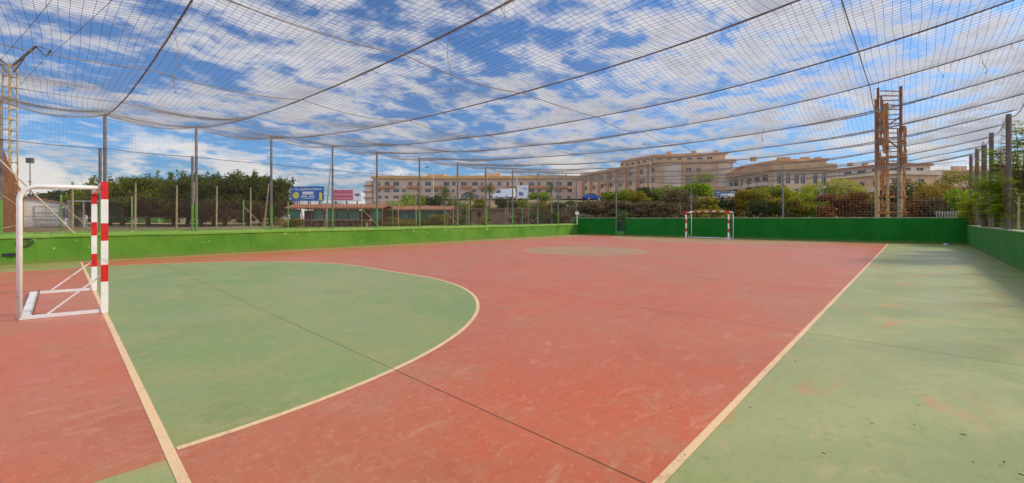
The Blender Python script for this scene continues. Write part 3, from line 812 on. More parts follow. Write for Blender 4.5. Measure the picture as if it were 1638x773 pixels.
# low hedge behind the pines and left background trees
plant('tree', 'tree', 'dark bushy tree rising behind the white house', 'trees behind the white house', 85, 60, 7.5, ZY(300, 60), 'dark', 3500, .22, trunk=.2, crown_from=.2, seed=71)
plant('tree', 'tree', 'olive green tree between the white house and the near goal posts', 'trees behind the white house', 128, 58, 5.5, ZY(303, 58), 'green', 3500, .2, trunk=.2, crown_from=.2, seed=72)
plant('tree', 'tree', 'small round tree top just left of the near goal post, behind a pergola', 'trees behind the white house', 108, 66, 4.0, ZY(293, 66), 'olive', 2200, .2, trunk=.2, crown_from=.3, seed=73)
HB = [(200, 66, 'green'), (255, 66, 'dark'), (285, 66, 'green'), (325, 67, 'dark'), (362, 67, 'olive'), (400, 66, 'dark'), (440, 66, 'green')]
HBL = ['round green shrub beside the white shed doors', 'dark shrub behind the second pine', 'clipped green shrub under the third pine', 'dark shrub behind the paired post', 'olive shrub behind the forked pine', 'dark shrub behind the pointed pine', 'green shrub at the right end of the pines']
for i, (px, d, kd) in enumerate(HB): plant('shrub', 'shrub', HBL[i], 'shrubs under the pines', px, d, 5.2, 2.9, kd, 1500, .16, seed=90 + i)

# brown slatted fence at the far left
def slat_fence():
    a = W(-14, 15.2); b = W(46, 62); e = empty('slatted_fence', (a.x, a.y, .6), 0, 'tall rusty brown slatted fence running away at the left edge', 'fence')
    mb = MB(); rl = MB(); t = (b - a); L = t.length; n = 150
    for k in range(n):
        f = k / n; p = a + t * f; h = 4.9 - 1.9 * f + random.uniform(-.08, .08); z0 = .55
        if random.random() < .04: continue
        mb.bar((p.x, p.y, z0), (p.x, p.y, h), .03, .24, up=(t.x, t.y, 0))
    mb.build('slats', M['rust_dark'], e, world=True)
    for z in (1.1, 2.6): rl.bar((a.x + .08, a.y, z), (b.x + .08, b.y, z - .3), .05, .06)
    rl.build('rail', M['tan_steel'], e, world=True)
slat_fence()
# electricity pylon
def pylon():
    d = 28.0; p = W(16, d); zt = ZY(103, d); e = empty('electricity_pylon', (p.x, p.y, .5), TH, 'tan ladder-like lattice electricity pylon with forked arms at top left', 'pylon')
    H = zt - .5; w0, w1 = .25, .21
    mb = MB()
    for sx in (-1, 1):
        for sy in (-1, 1): mb.bar((sx * w0, sy * w0, 0), (sx * w1, sy * w1, H), .06, .06)
    mb.build('leg', M['tan_steel'], e)
    n = 16
    for k in range(n):
        r = MB()
        z = .5 + k * (H - .6) / (n - 1); w = w0 + (w1 - w0) * z / H
        for sy in (-1, 1): r.bar((-w + .01, sy * w, z), (w - .01, sy * w, z), .06, .05)
        for sx in (-1, 1): r.bar((sx * w, -w, z), (sx * w, w, z), .05, .044)
        r.build('rung', M['tan_steel'], e)
    for sx in (-1, 1):
        a = MB(); s = d / FPX
        a.bar((sx * .22, 0, H - .05), (sx * 1.72, 0, H + 1.2), .10, .10); a.bar((sx * .22, 0, H - .55), (sx * .95, 0, H + .42), .06, .06)
        a.build('arm', M['dark_steel'], e)
    ins = MB()
    tips = [(1.75, 0, 1.2), (-1.75, 0, 1.2)]
    for x0, x1, z0, z1 in ((1.72, 2.45, 1.2, .95), (1.72, 2.3, 1.15, .45), (.05, .6, 1.9, 1.35)):
        pass
    c = MB(); c.tube([(1.72, 0, H + 1.18), (2.2, .05, H + .62), (2.35, .05, H + .52)], .03, 6); c.tube([(1.72, 0, H + 1.2), (2.75, -.05, H + .92)], .02, 5); c.tube([(2.75, -.05, H + .92), (2.45, .0, H + .6)], .045, 7)
    c.build('insulator', M['black'], e)
    return e
pylon()
def wire(label, pts, r=.012):
    mb = MB(); mb.tube(pts, r, 5); tag(mb.build('power_wire', M['black'], origin=tuple(pts[0])), label, 'wire', 'power wires from the pylon')
def wpts(a, b, sag=.5, n=14):
    a = Vector(a); b = Vector(b); return [a.lerp(b, k / n) - Vector((0, 0, sag * 4 * (k / n) * (1 - k / n))) for k in range(n + 1)]
wire('power wire running from the pylon arm up over the net toward the viewer', wpts(W(78, 28, ZY(90, 28)), W(232, 17, ZY(-50, 17)), .1))
wire('power wire leaving the pylon arm down to the left', wpts(W(72, 28.2, ZY(94, 28.2)), W(-30, 40, ZY(196, 40)), .1))
wire('upper power wire crossing the top left corner', wpts(W(-6, 29, ZY(103, 29)), W(110, 19, ZY(-34, 19)), .1))
# lamp on a mast
d = 60; p = W(48, d); mb = MB(); mb.tube([(p.x, p.y, .5), (p.x, p.y, ZY(260, d))], [.09, .05], 7); e = empty('lamp_mast', (p.x, p.y, .5), 0, 'slim dark lamp mast with a boxy head at the far left', 'lamp')
mb.build('pole', M['dark_steel'], e, world=True); mb = MB(); mb.box((p.x, p.y, ZY(257, d)), (.75, .45, .7), TH); mb.box((p.x, p.y, ZY(291, d)), (.5, .12, .1), TH); mb.build('lamp_head', M['dark_steel'], e, world=True)

# ------------------------------------------------------------------ buildings
GLASS = plain('dark_window_glass', (.025, .032, .045), .12, var=.35, scale=.2, world=True)
FRAME = plain('pale_window_frame', (.55, .52, .48), .6)
SHUT = plain('grey_blue_shutter', (.20, .22, .27), .6, var=.2)
def facade(mb, p0, p1, z0, z1, ops, n, rev=.28):
    p0 = Vector((p0[0], p0[1])); p1 = Vector((p1[0], p1[1])); L = (p1 - p0).length; t = (p1 - p0) / L
    xs = sorted({0.0, L} | {round(o[0], 3) for o in ops} | {round(o[1], 3) for o in ops}); zs = sorted({z0, z1} | {round(o[2], 3) for o in ops} | {round(o[3], 3) for o in ops})
    def q(s, z, dp=0.0): a = p0 + t * s - n * dp; return (a.x, a.y, z)
    for i in range(len(xs) - 1):
        for j in range(len(zs) - 1):
            mx, mz = (xs[i] + xs[i+1]) / 2, (zs[j] + zs[j+1]) / 2
            if any(o[0] < mx < o[1] and o[2] < mz < o[3] for o in ops): continue
            mb.add([q(xs[i], zs[j]), q(xs[i+1], zs[j]), q(xs[i+1], zs[j+1]), q(xs[i], zs[j+1])], [(0, 1, 2, 3)])
    res = []
    for (a, b, c, d_, *k) in ops:
        for (s0, zz0, s1, zz1) in ((a, c, b, c), (b, c, b, d_), (b, d_, a, d_), (a, d_, a, c)):
            mb.add([q(s0, zz0), q(s1, zz1), q(s1, zz1, rev), q(s0, zz0, rev)], [(0, 1, 2, 3)])
        res.append((a, b, c, d_, k[0] if k else 'w', q, rev))
    return res
def add_window(w, e, glass=None):
    a, b, c, d_, kind, q, rev = w; mb = MB(); fr = .07
    gl = glass or GLASS
    mb.cm = 0; mb.add([q(a, c, rev - .01), q(b, c, rev - .01), q(b, d_, rev - .01), q(a, d_, rev - .01)], [(0, 1, 2, 3)])
    mb.cm = 1
    def strip(s0, s1, z0, z1): mb.add([q(s0, z0, rev - .05), q(s1, z0, rev - .05), q(s1, z1, rev - .05), q(s0, z1, rev - .05)], [(0, 1, 2, 3)])
    strip(a, a + fr, c, d_); strip(b - fr, b, c, d_); strip(a + fr, b - fr, d_ - fr, d_); strip(a + fr, b - fr, c, c + fr)
    if b - a > 1.0: m_ = (a + b) / 2; strip(m_ - .04, m_ + .04, c + fr, d_ - fr)
    if kind == 's':
        mb.cm = 2; zz = c + (d_ - c) * random.uniform(.35, .8); mb.add([q(a + fr, zz, rev - .07), q(b - fr, zz, rev - .07), q(b - fr, d_ - fr, rev - .07), q(a + fr, d_ - fr, rev - .07)], [(0, 1, 2, 3)])
    mb.build('window', [gl, FRAME, SHUT if kind != 'p' else FRAME], e, world=True)
def building(name, label, poly, z0, z1, edges, wall, roofmat, over=.35, rz_h=.5, cat='building', group=None):
    """poly: world xy, counter-clockwise seen from above; edges: {edge index: openings}"""
    c = sum((Vector((p[0], p[1])) for p in poly), Vector((0, 0))) / len(poly)
    e = empty(name, (c.x, c.y, z0), 0, label, cat, group)
    mb = MB(); wins = []; n = len(poly)
    area = sum(poly[i][0] * poly[(i+1) % n][1] - poly[(i+1) % n][0] * poly[i][1] for i in range(n))
    if area < 0: raise ValueError('poly must be ccw ' + name)
    for i in range(n):
        a, b = poly[i], poly[(i+1) % n]; t = (Vector((b[0], b[1])) - Vector((a[0], a[1]))).normalized(); nn = Vector((t.y, -t.x))
        wins += facade(mb, a, b, z0, z1, edges.get(i, []), nn)
    mb.add([(p[0], p[1], z1 - .01) for p in poly], [tuple(range(n))])
    mb.build('wall', wall, e, world=True)
    for w in wins: add_window(w, e)
    # overhanging cornice / flat roof slab
    r = MB(); off = []
    for i in range(n):
        p = Vector((poly[i][0], poly[i][1])); a = (p - Vector(poly[i-1][:2])).normalized(); b = (Vector(poly[(i+1) % n][:2]) - p).normalized()
        na, nb = Vector((a.y, -a.x)), Vector((b.y, -b.x)); k = (na + nb); k = k / max(.3, k.dot(na)); off.append(p + k * over)
    r.prism([(p.x, p.y, 0) for p in off], (0, 0, z1 + .004), (0, 0, z1 + rz_h)); r.build('roof', roofmat, e, world=True)
    return e
def cam_poly(pts): return [tuple(WC(X, d)[:2]) for X, d in pts]
def XP(px, d): return (px - CX) / FPX * d
OCH = plain('ochre_cornice', (.66, .36, .13), .8, var=.15, scale=.3, world=True)
PINK = plain('pinkish_render', (.56, .39, .28), .85, var=.12, scale=.3, world=True)
CREAM = plain('cream_render', (.58, .385, .23), .85, var=.12, scale=.3, world=True)
PALE = plain('pale_render', (.62, .49, .36), .85, var=.1, scale=.3, world=True)
TERRA = plain('terracotta_render', (.50, .21, .09), .85, var=.15, scale=.3, world=True)
TILE = plain('brown_roof_tile', (.36, .16, .09), .9, var=.3, scale=2)
SAND = plain('sandy_render', (.56, .335, .165), .85, var=.12, scale=.3, world=True)
def add_box_part(e, nm, mat, c, size, rz): mb = MB(); mb.box(c, size, rz); return mb.build(nm, mat, e, world=True)
def band(e, nm, mat, a, b, z0, z1, thick):
    """a slab standing proud of a facade from world xy a to b"""
    a = Vector(a[:2]); b = Vector(b[:2]); t = (b - a).normalized(); n = Vector((t.y, -t.x))
    mb = MB(); q = [a + n * .003, b + n * .003, b + n * thick, a + n * thick]
    mb.prism([(p.x, p.y, 0) for p in q][::-1], (0, 0, z0), (0, 0, z1)); return mb.build(nm, mat, e, world=True)
# -- long apartment row on the left
def apartments_row():
    d = 190; s = d / FPX; z1 = ZY(286, d); z0 = 6.0
    poly = cam_poly([(XP(597, d), d), (XP(932, d), d), (XP(932, d), d + 12), (XP(597, d), d + 12)])
    L = (932 - 597) * s; rd = random.Random(5); ops = []; x = 1.2
    while x < L - 3:
        w = rd.choice((1.5, 2.2, 2.6, 1.2))
        for (ya, yb) in ((297.5, 291), (308, 302.5), (318, 313)):
            if rd.random() < .93: ops.append((x, x + w * rd.choice((1, 1, .75)), ZY(ya, d), ZY(yb, d), rd.choice('wws')))
        x += w + rd.choice((1.3, 1.7, 2.4))
    e = building('apartment_block', 'long low pinkish apartment block with ochre roof band behind the left billboards and palms', poly, z0, z1, {0: ops}, PINK, OCH, .9, ZY(281.5, d) - z1, group='apartment blocks on the hill')
    a, b = WC(XP(597, d), d), WC(XP(932, d), d)
    for (f0, f1) in ((.03, .1), (.16, .23), (.28, .33), (.42, .47), (.5, .58), (.63, .68), (.74, .83), (.87, .93)):
        band(e, 'balcony', TERRA, a.lerp(b, f0), a.lerp(b, f1), ZY(301.5, d), ZY(297.8, d), 1.1)
    for (pa, pb, yt) in ((685, 713, 277.5), (778, 801, 275.5)):
        c = WC(XP((pa + pb) / 2, d + 5), d + 5); add_box_part(e, 'stair_tower', CREAM, (c.x, c.y, (ZY(283, d) + ZY(yt, d)) / 2), ((pb - pa) * s, 5, ZY(yt, d) - ZY(283, d)), TH)
    for px in (612, 641, 660, 676, 730, 757, 775, 830, 862, 905):
        c = WC(XP(px, d + 3), d + 3); z = ZY(281.5, d); add_box_part(e, 'chimney', PALE, (c.x, c.y, z + .55), (.7, .7, 1.1), TH)
    # rounded left end with balconies
    c = WC(XP(597, d) - 1.0, d + 6.5)
    mb = MB(); n = 14; R0 = 4.6; arc = [(c.x + R0 * math.cos(TH + R_(90 + 180 * k / n)), c.y + R0 * math.sin(TH + R_(90 + 180 * k / n)) ) for k in range(n + 1)]
    mb.prism([(x, y, 0) for x, y in arc], (0, 0, z0), (0, 0, ZY(288.5, d))); mb.build('end_bay', PALE, e, world=True)
    for yz in (292, 302, 312):
        mb = MB(); z = ZY(yz, d); mb.prism([(c.x + (x - c.x) * 1.12, c.y + (y - c.y) * 1.12, 0) for x, y in arc], (0, 0, z - 1.5), (0, 0, z - .9)); mb.build('balcony', GLASS if yz == 0 else TERRA, e, world=True)
apartments_row()
# -- big block in the middle
def middle_block():
    z1 = 18.3; z0 = 6.5
    A = (XP(931, 170), 170); B = (XP(1056, 128), 128); C = (XP(1172, 127), 127); D = (XP(1172, 127) + 4, 165); E = (XP(931, 170) + 4, 186)
    poly = cam_poly([A, B, C, D, E])
    a, b, c = WC(*A), WC(*B), WC(*C); L = (b - a).length; L2 = (c - b).length
    ops = []; rd = random.Random(9); x = 2.0; k = 0
    while x < L - 3:
        for zb in (z1 - 2.6, z1 - 5.6, z1 - 8.6):
            ops.append((x, x + 1.5, zb - .1, zb + 1.5, rd.choice('wws')))
            if rd.random() < .6: ops.append((x + 1.9, x + 2.7, zb + .1, zb + 1.3, 'w'))
        x += 5.6
    o2 = [(L2 * .36, L2 * .36 + 1.6, z1 - 2.9, z1 - 1.5, 'w'), (L2 * .5, L2 * .5 + 1.2, z1 - 2.9, z1 - 1.5, 's'), (L2 * .36, L2 * .36 + 1.6, z1 - 6.0, z1 - 4.6, 'w'), (L2 * .55, L2 * .55 + 1.6, z1 - 6.0, z1 - 4.6, 'w')]
    e = building('apartment_block', 'large ochre apartment block with terracotta wall strips, stepping toward the viewer in the centre right', poly, z0, z1, {0: ops, 1: o2}, CREAM, SAND, .8, .9, group='apartment blocks on the hill')
    x = .2
    while x < L - 2:
        f0, f1 = x / L, (x + 1.6) / L; band(e, 'wall_strip', TERRA, a.lerp(b, f0), a.lerp(b, f1), z0, z1 - .05, .35); x += 5.6
    band(e, 'wall_panel', SAND, b.lerp(c, .30), b.lerp(c, .34), z0, z1 - .05, .5); band(e, 'wall_panel', SAND, b.lerp(c, 0), b.lerp(c, .05), z0, z1 - .05, .5)
    band(e, 'string_course', SAND, b.lerp(c, .051), b.lerp(c, .295), z1 - 8.3, z1 - 7.4, .4); band(e, 'string_course', SAND, b.lerp(c, .65), b.lerp(c, 1), z1 - 8.3, z1 - 7.4, .4)
    band(e, 'wall_panel', PALE, b.lerp(c, .055), b.lerp(c, .29), z1 - 7.3, z1 - .1, .3); band(e, 'wall_panel', PALE, b.lerp(c, .80), b.lerp(c, .97), z1 - 7.3, z1 - .1, .3)
    for f0 in (.34, .53):
        for zb in (z1 - 3.0, z1 - 6.1): band(e, 'balcony', SAND, b.lerp(c, f0), b.lerp(c, f0 + .13), zb - .85, zb + .1, 1.3)
    x = 4.6
    while x < L - 2:
        band(e, 'wall_panel', PALE, a.lerp(b, (x + .25) / L), a.lerp(b, (x + 1.1) / L), z0, z1 - .1, .2); x += 5.6
    for f0, zb in ((.12, z1 - 2.6), (.34, z1 - 5.6), (.6, z1 - 2.6), (.8, z1 - 5.6)): band(e, 'awning', TERRA, a.lerp(b, f0), a.lerp(b, f0 + .05), zb + 1.3, zb + 1.6, 1.0)
    # set-back top storey
    T1 = [(XP(1000, 150), 152), (XP(1046, 138), 138), (XP(1160, 133), 133), (XP(1160, 133) + 2, 150), (XP(1000, 150) + 2, 162)]
    pl = cam_poly(T1); zt0, zt1 = z1 + .9, 21.6
    tw = [(i * 3.0 + 1, i * 3.0 + 2.6, zt0 + .6, zt0 + 1.8, 'w') for i in range(6)]
    mb = MB(); n = len(pl); wins = []
    for i in range(n):
        p, q = pl[i], pl[(i+1) % n]; t = (Vector(q) - Vector(p)).normalized(); LL = (Vector(q) - Vector(p)).length
        wins += facade(mb, p, q, zt0, zt1, [w for w in tw if w[1] < LL - .5] if i in (0, 1) else [], Vector((t.y, -t.x)))
    mb.build('top_storey', CREAM, e, world=True)
    for w in wins: add_window(w, e)
    ce = Vector((sum(p[0] for p in pl) / n, sum(p[1] for p in pl) / n)); r = MB(); r.prism([(ce.x + (p[0]-ce.x)*1.05, ce.y + (p[1]-ce.y)*1.05, 0) for p in pl], (0,0,zt1+.004), (0,0,zt1+.7)); r.build('roof', SAND, e, world=True)
    for px, d in ((1070, 140), (1110, 138), (1145, 137), (1010, 155)):
        cc = WC(XP(px, d), d); add_box_part(e, 'chimney', SAND, (cc.x, cc.y, zt1 + 1.3), (1.1, 1.1, 1.3), TH)
middle_block()
def right_block():
    z1 = 13.6; z0 = 6.5
    A = (XP(1163, 128), 128); B = (XP(1238, 106), 106); C = (XP(1329, 106), 106); D = (XP(1329, 106) + 2, 126); E = (XP(1163, 128) + 5, 142)
    poly = cam_poly([A, B, C, D, E]); a, b, c = WC(*A), WC(*B), WC(*C); L = (b - a).length; L2 = (c - b).length
    o2 = [(L2 * f, L2 * f + 1.15, z1 - 3.4, z1 - .75, 's') for f in (.055, .21, .36, .47, .69, .84)] + [(L2 * f, L2 * f + 1.15, z1 - 6.4, z1 - 4.6, 'w') for f in (.055, .21, .36, .47, .69, .84)]
    o1 = []
    for f in (.03, .16, .46, .62, .78):
        for zb in (z1 - 2.7, z1 - 5.6): o1.append((L * f, L * f + 2.4, zb, zb + 1.9, 'w'))
    o1 += [(L * .325, L * .325 + 1.1, z1 - 3.0, z1 - .8, 'w'), (L * .325, L * .325 + 1.1, z1 - 6.2, z1 - 4.6, 's')]
    e = building('apartment_block', 'sand coloured apartment block with six tall shuttered windows above the bushes', poly, z0, z1, {0: o1, 1: o2}, CREAM, SAND, .9, 1.55, group='apartment blocks on the hill')
    for f in (.03, .16, .46, .62, .78):
        for zb in (z1 - 2.75, z1 - 5.65): band(e, 'balcony', PALE, a.lerp(b, f - .005), a.lerp(b, f + .115), zb - .9, zb + .05, 1.2)
    pl = cam_poly([(XP(1188, 125), 125), (XP(1245, 112), 112), (XP(1322, 110), 110), (XP(1322, 110) + 1, 122), (XP(1188, 125) + 3, 136)]); zt0, zt1 = z1 + 1.55, ZY(259, 112)
    mb = MB(); mb.prism([(p[0], p[1], 0) for p in pl], (0,0,zt0), (0,0,zt1)); mb.build('top_storey', CREAM, e, world=True)
    ce = Vector((sum(p[0] for p in pl) / 5, sum(p[1] for p in pl) / 5)); r = MB(); r.prism([(ce.x + (p[0]-ce.x)*1.05, ce.y + (p[1]-ce.y)*1.05, 0) for p in pl], (0,0,zt1+.004), (0,0,zt1+.6)); r.build('roof', SAND, e, world=True)
    for px in (1205, 1248, 1259, 1285, 1290, 1308):
        cc = WC(XP(px, 115), 115); add_box_part(e, 'chimney', SAND, (cc.x, cc.y, zt1 + 1.1), (1.2, 1.2, 1.1), TH)
right_block()
def stepped_block():
    z0 = 6.5; d = 140
    A = (XP(1328, 150), 150); B = (XP(1420, 132), 132); C = (XP(1500, 134), 134); D = (XP(1500, 134) + 2, 155); E = (XP(1328, 150) + 2, 166)
    poly = cam_poly([A, B, C, D, E]); a, b, c = WC(*A), WC(*B), WC(*C); L = (b - a).length; L2 = (c - b).length; z1 = 15.2
    o1 = [(x, x + 1.7, z1 - 3.2, z1 - 1.5, 's') for x in np.arange(1.5, L - 3, 4.2)]; o2 = [(x, x + 2.2, z1 - 2.9, z1 - 1.2, 'w') for x in np.arange(1.5, L2 - 3, 4.6)]
    e = building('apartment_block', 'pale stepped apartment block with long terraces behind the rusty mast', poly, z0, z1, {0: o1, 1: o2}, CREAM, PALE, .9, 1.3, group='apartment blocks on the hill')
    band(e, 'terrace', PALE, a.lerp(b, .02), a.lerp(b, .99), z1 - 5.2, z1 - 4.1, 1.6); band(e, 'terrace', PALE, b.lerp(c, .02), b.lerp(c, .98), z1 - 4.9, z1 - 3.8, 1.6)
    pl = cam_poly([(XP(1345, 152), 152), (XP(1420, 138), 138), (XP(1488, 139), 139), (XP(1488, 139) + 1, 152), (XP(1345, 152) + 1, 164)]); zt0, zt1 = z1 + 1.3, 18.8
    mb = MB(); wins = []
    for i in range(5):
        p, q = pl[i], pl[(i+1) % 5]; t = (Vector(q) - Vector(p)).normalized(); LL = (Vector(q) - Vector(p)).length
        wins += facade(mb, p, q, zt0, zt1, [(x, x + 2.6, zt0 + .4, zt0 + 1.7, 'w') for x in np.arange(1, LL - 3, 4.5)] if i in (0, 1) else [], Vector((t.y, -t.x)))
    mb.build('top_storey', PALE, e, world=True)
    for w in wins: add_window(w, e)
    ce = Vector((sum(p[0] for p in pl) / 5, sum(p[1] for p in pl) / 5)); r = MB(); r.prism([(ce.x + (p[0]-ce.x)*1.06, ce.y + (p[1]-ce.y)*1.06, 0) for p in pl], (0,0,zt1+.004), (0,0,zt1+.7)); r.build('roof', TILE, e, world=True)
    for px in (1360, 1383, 1455, 1475): cc = WC(XP(px, 146), 146); add_box_part(e, 'chimney', SAND, (cc.x, cc.y, zt1 + 1.25), (1.2, 1.2, 1.2), TH)
stepped_block()
def far_block():
    d = 190; z0 = 8.0; z1 = ZY(275, d); poly = cam_poly([(XP(1500, d), d), (XP(1760, d), d), (XP(1760, d), d + 14), (XP(1500, d), d + 14)]); L = (1760 - 1500) * d / FPX
    ops = [(x, x + 1.6, z1 - 3.4, z1 - 1.6, 's') for x in np.arange(2, L - 3, 4.6)]
    e = building('apartment_block', 'far low beige apartment block with small roof turrets at the right', poly, z0, z1, {0: ops}, CREAM, SAND, .8, .8, group='apartment blocks on the hill')
    for px in (1526, 1533, 1541, 1556, 1568, 1592, 1610): c = WC(XP(px, d + 4), d + 4); add_box_part(e, 'roof_turret', CREAM, (c.x, c.y, z1 + 1.9), (1.6, 1.6, 2.2), TH); 
far_block()
# -- white house, balustrade, pergola, sheds on the left
def white_house():
    d = 44; z0 = .55; A = XP(46, d); B = XP(104, d)
    e = empty('white_house', tuple(WC((A + B) / 2, d, z0)), TH + R_(38), 'white single-storey house with a sloping roof and shuttered window at far left', 'house')
    w = B - A; hl, hr = ZY(315, d) - z0, ZY(328, d) - z0
    WHT = plain('white_render', (.82, .79, .74), .85, var=.08, scale=.8)
    mb = MB(); mb.prism([(-w/2, 0, 0), (w/2, 0, 0), (w/2, 0, hr), (-w/2, 0, hl)], (0, 0, 0), (0, 5, 0)); mb.build('wall', WHT, e)
    mb = MB(); mb.prism([(-w/2 - .15, 0, hl + .004 + .02), (w/2 + .2, 0, hr + .004 - .01), (w/2 + .2, 0, hr + .09), (-w/2 - .15, 0, hl + .12)], (0, -.2, 0), (0, 5.2, 0)); mb.build('roof', TILE, e)
    for (pa, pb, ya, yb, mt) in ((62, 88.5, 350, 330, WHT), (92, 101.5, 349, 333, SHUT)):
        mb = MB(); x0, x1 = XP(pa, d) - (A + B)/2, XP(pb, d) - (A + B)/2; za, zb = ZY(ya, d) - z0, ZY(yb, d) - z0
        mb.cm = 0; mb.box(((x0+x1)/2, -.02, (za+zb)/2), (x1 - x0, .05, zb - za)); mb.cm = 1
        for x in (x0, (x0+x1)/2 - .02, x1): mb.box((x, -.06, (za+zb)/2), (.05, .05, zb - za + .05))
        for z in (za, (za + zb)/2, zb): mb.box(((x0+x1)/2, -.075, z), (x1 - x0, .05, .05))
        mb.build('window', [mt, FRAME], e)
    b = empty('balustrade', tuple(W(80, 38, .6)), TH, 'white baluster railing in front of the white house', 'balustrade')
    w = 52 * 38 / FPX; r = MB(); r.box((0, 0, ZY(350.5, 38) - .6), (w, .16, .09)); r.box((0, 0, .05), (w, .16, .1)); r.build('rail', WHT, b)
    H = ZY(350.5, 38) - .65
    for k in range(13):
        x = -w/2 + .1 + k * (w - .2) / 12; m_ = MB(); m_.tube([(x, 0, .1), (x, 0, .1 + H*.2), (x, 0, .1 + H*.45), (x, 0, .1 + H*.7), (x, 0, H)], [.05, .075, .085, .045, .05], 8); m_.build('baluster', WHT, b)
    pg = empty('pergola', tuple(W(140, 36.5, .6)), TH, 'pale framed pergola with a dark green back behind the near goal posts', 'pergola'); w = 58 * 36.5 / FPX; H = ZY(323, 36.5) - .6
    for x in (-w/2, -w*.1, w*.25, w/2): m_ = MB(); m_.box((x, 0, H/2), (.09, .09, H)); m_.build('post', FRAME, pg)
    m_ = MB(); m_.box((0, 0, H + .06), (w + .3, .12, .1)); m_.box((0, 0, ZY(349, 36.5) - .6), (w, .06, .06)); m_.build('beam', FRAME, pg)
    m_ = MB(); m_.box((0, 1.6, H * .62), (w, .06, H * .72)); m_.box((0, .9, H + .10), (w + .3, 1.7, .05)); m_.build('screen', plain('dark_green_screen', (.015, .06, .03), .9, var=.4, scale=1), pg)
    sh = empty('green_shed', tuple(W(213, 63, .7)), TH, 'low green shed with white doors and a small window under the pines', 'shed'); w = 80 * 63 / FPX; H = 2.35
    m_ = MB(); m_.box((0, 1.5, H/2), (w, 3, H)); m_.build('wall', plain('shed_green', (.10, .25, .06), .8, var=.3, scale=.8), sh)
    m_ = MB(); m_.box((0, 1.5, H + .06), (w + .5, 3.4, .1)); m_.build('roof', M['wood'], sh)
    for px, ww, za, zb in ((176.5, .6, .1, 1.85), (213, .8, .1, 1.9), (219, .3, .1, 1.9)):
        m_ = MB(); m_.box(((px - 213) * 63 / FPX, -.03, (za+zb)/2), (ww, .06, zb - za)); m_.build('door', FRAME, sh)
    for px in (193, 227): m_ = MB(); m_.box(((px - 213) * 63 / FPX, -.03, 1.6), (.7, .05, .7)); m_.build('window', FRAME, sh)
white_house()
# -- tiled shelter with teal screens
def shelter(pa, pb, d, yr0, yr1, label, cols):
    z0 = .62; xa, xb = XP(pa, d), XP(pb, d); w = xb - xa; H = ZY(yr1, d) - z0; Ht = ZY(yr0, d) - z0
    e = empty('tiled_shelter', tuple(WC((xa+xb)/2, d, z0)), TH, label, 'shelter', 'open shelters beyond the left wall')
    m_ = MB(); m_.prism([(-w/2, 0, H), (-w/2, 2.2, Ht), (-w/2, 4.4, H), (-w/2, 4.4, H - .1), (-w/2, 2.2, Ht - .1), (-w/2, 0, H - .1)], (0, 0, 0), (w, 0, 0)); m_.build('roof', TILE, e)
    ti = MB(); n = int(w / .3)
    for k in range(n + 1): x = -w/2 + k * w / n; ti.bar((x, -.02, H + .03), (x, 2.18, Ht + .03), .09, .05)
    ti.build('tile_rib', TILE, e)
    for k in range(cols + 1):
        x = -w/2 + .15 + k * (w - .3) / cols; m_ = MB(); m_.tube([(x, .35, 0), (x, .35, H + .0)], .06, 7); m_.build('post', M['wood'], e)
    TE = plain('teal_screen', (.05, .20, .15), .8, var=.3, scale=1.2)
    for k in range(cols):
        if (k * 7 + pa) % 5 == 3: continue
        x0 = -w/2 + .22 + k * (w - .3) / cols; x1 = x0 + (w - .3) / cols - .14; m_ = MB(); zb = .75; m_.box(((x0+x1)/2, .6, (zb + H - .12)/2), (x1 - x0, .03, H - .2 - zb)); m_.build('screen', TE, e)
    m_ = MB(); m_.box((0, 3.9, .9), (w - .2, .1, 1.8)); m_.build('rear_wall', M['wood'], e)
shelter(456, 612, 44, 326, 332.5, 'long brown tiled shelter with teal screens under the two billboards', 8)
shelter(613, 722, 47, 329, 335, 'shorter brown tiled shelter right of the long one, before the bright green tree', 5)
t = empty('long_table', tuple(W(538, 36, .66)), TH + .02, 'long brown wooden table in front of the tiled shelter', 'table'); w = 108 * 36 / FPX; H = ZY(352, 36) - .66
m_ = MB(); m_.box((0, 0, H), (w, .8, .09)); m_.build('table_top', plain('worn_table_wood', (.36, .22, .13), .8, var=.3, scale=2), t)
for k in range(6): m_ = MB(); m_.box((-w/2 + .3 + k * (w - .6) / 5, 0, (H - .045) / 2), (.08, .6, H - .046)); m_.build('leg', M['wood'], t)
# low brown store building mid distance
d = 61; e = empty('low_store', tuple(W(790, d, .6)), TH, 'low dark brown storage building with two openings under the hedge', 'building'); w = 120 * d / FPX
m_ = MB(); mm = facade(m_, (-w/2, 0), (w/2, 0), 0, 2.2, [(.8, 2.2, .05, 1.9), (3.0, 3.6, .05, 1.9), (8.6, 9.8, .05, 1.7)], Vector((0, -1)), 1.2)
m_.box((0, 2.6, 1.08), (w, 2.6, 2.2)); m_.build('wall', plain('brown_render', (.22, .14, .08), .9, var=.3, scale=.8), e)
m_ = MB(); m_.box((0, 1.8, 2.3), (w + .5, 4.4, .16)); m_.build('roof', M['wood'], e)

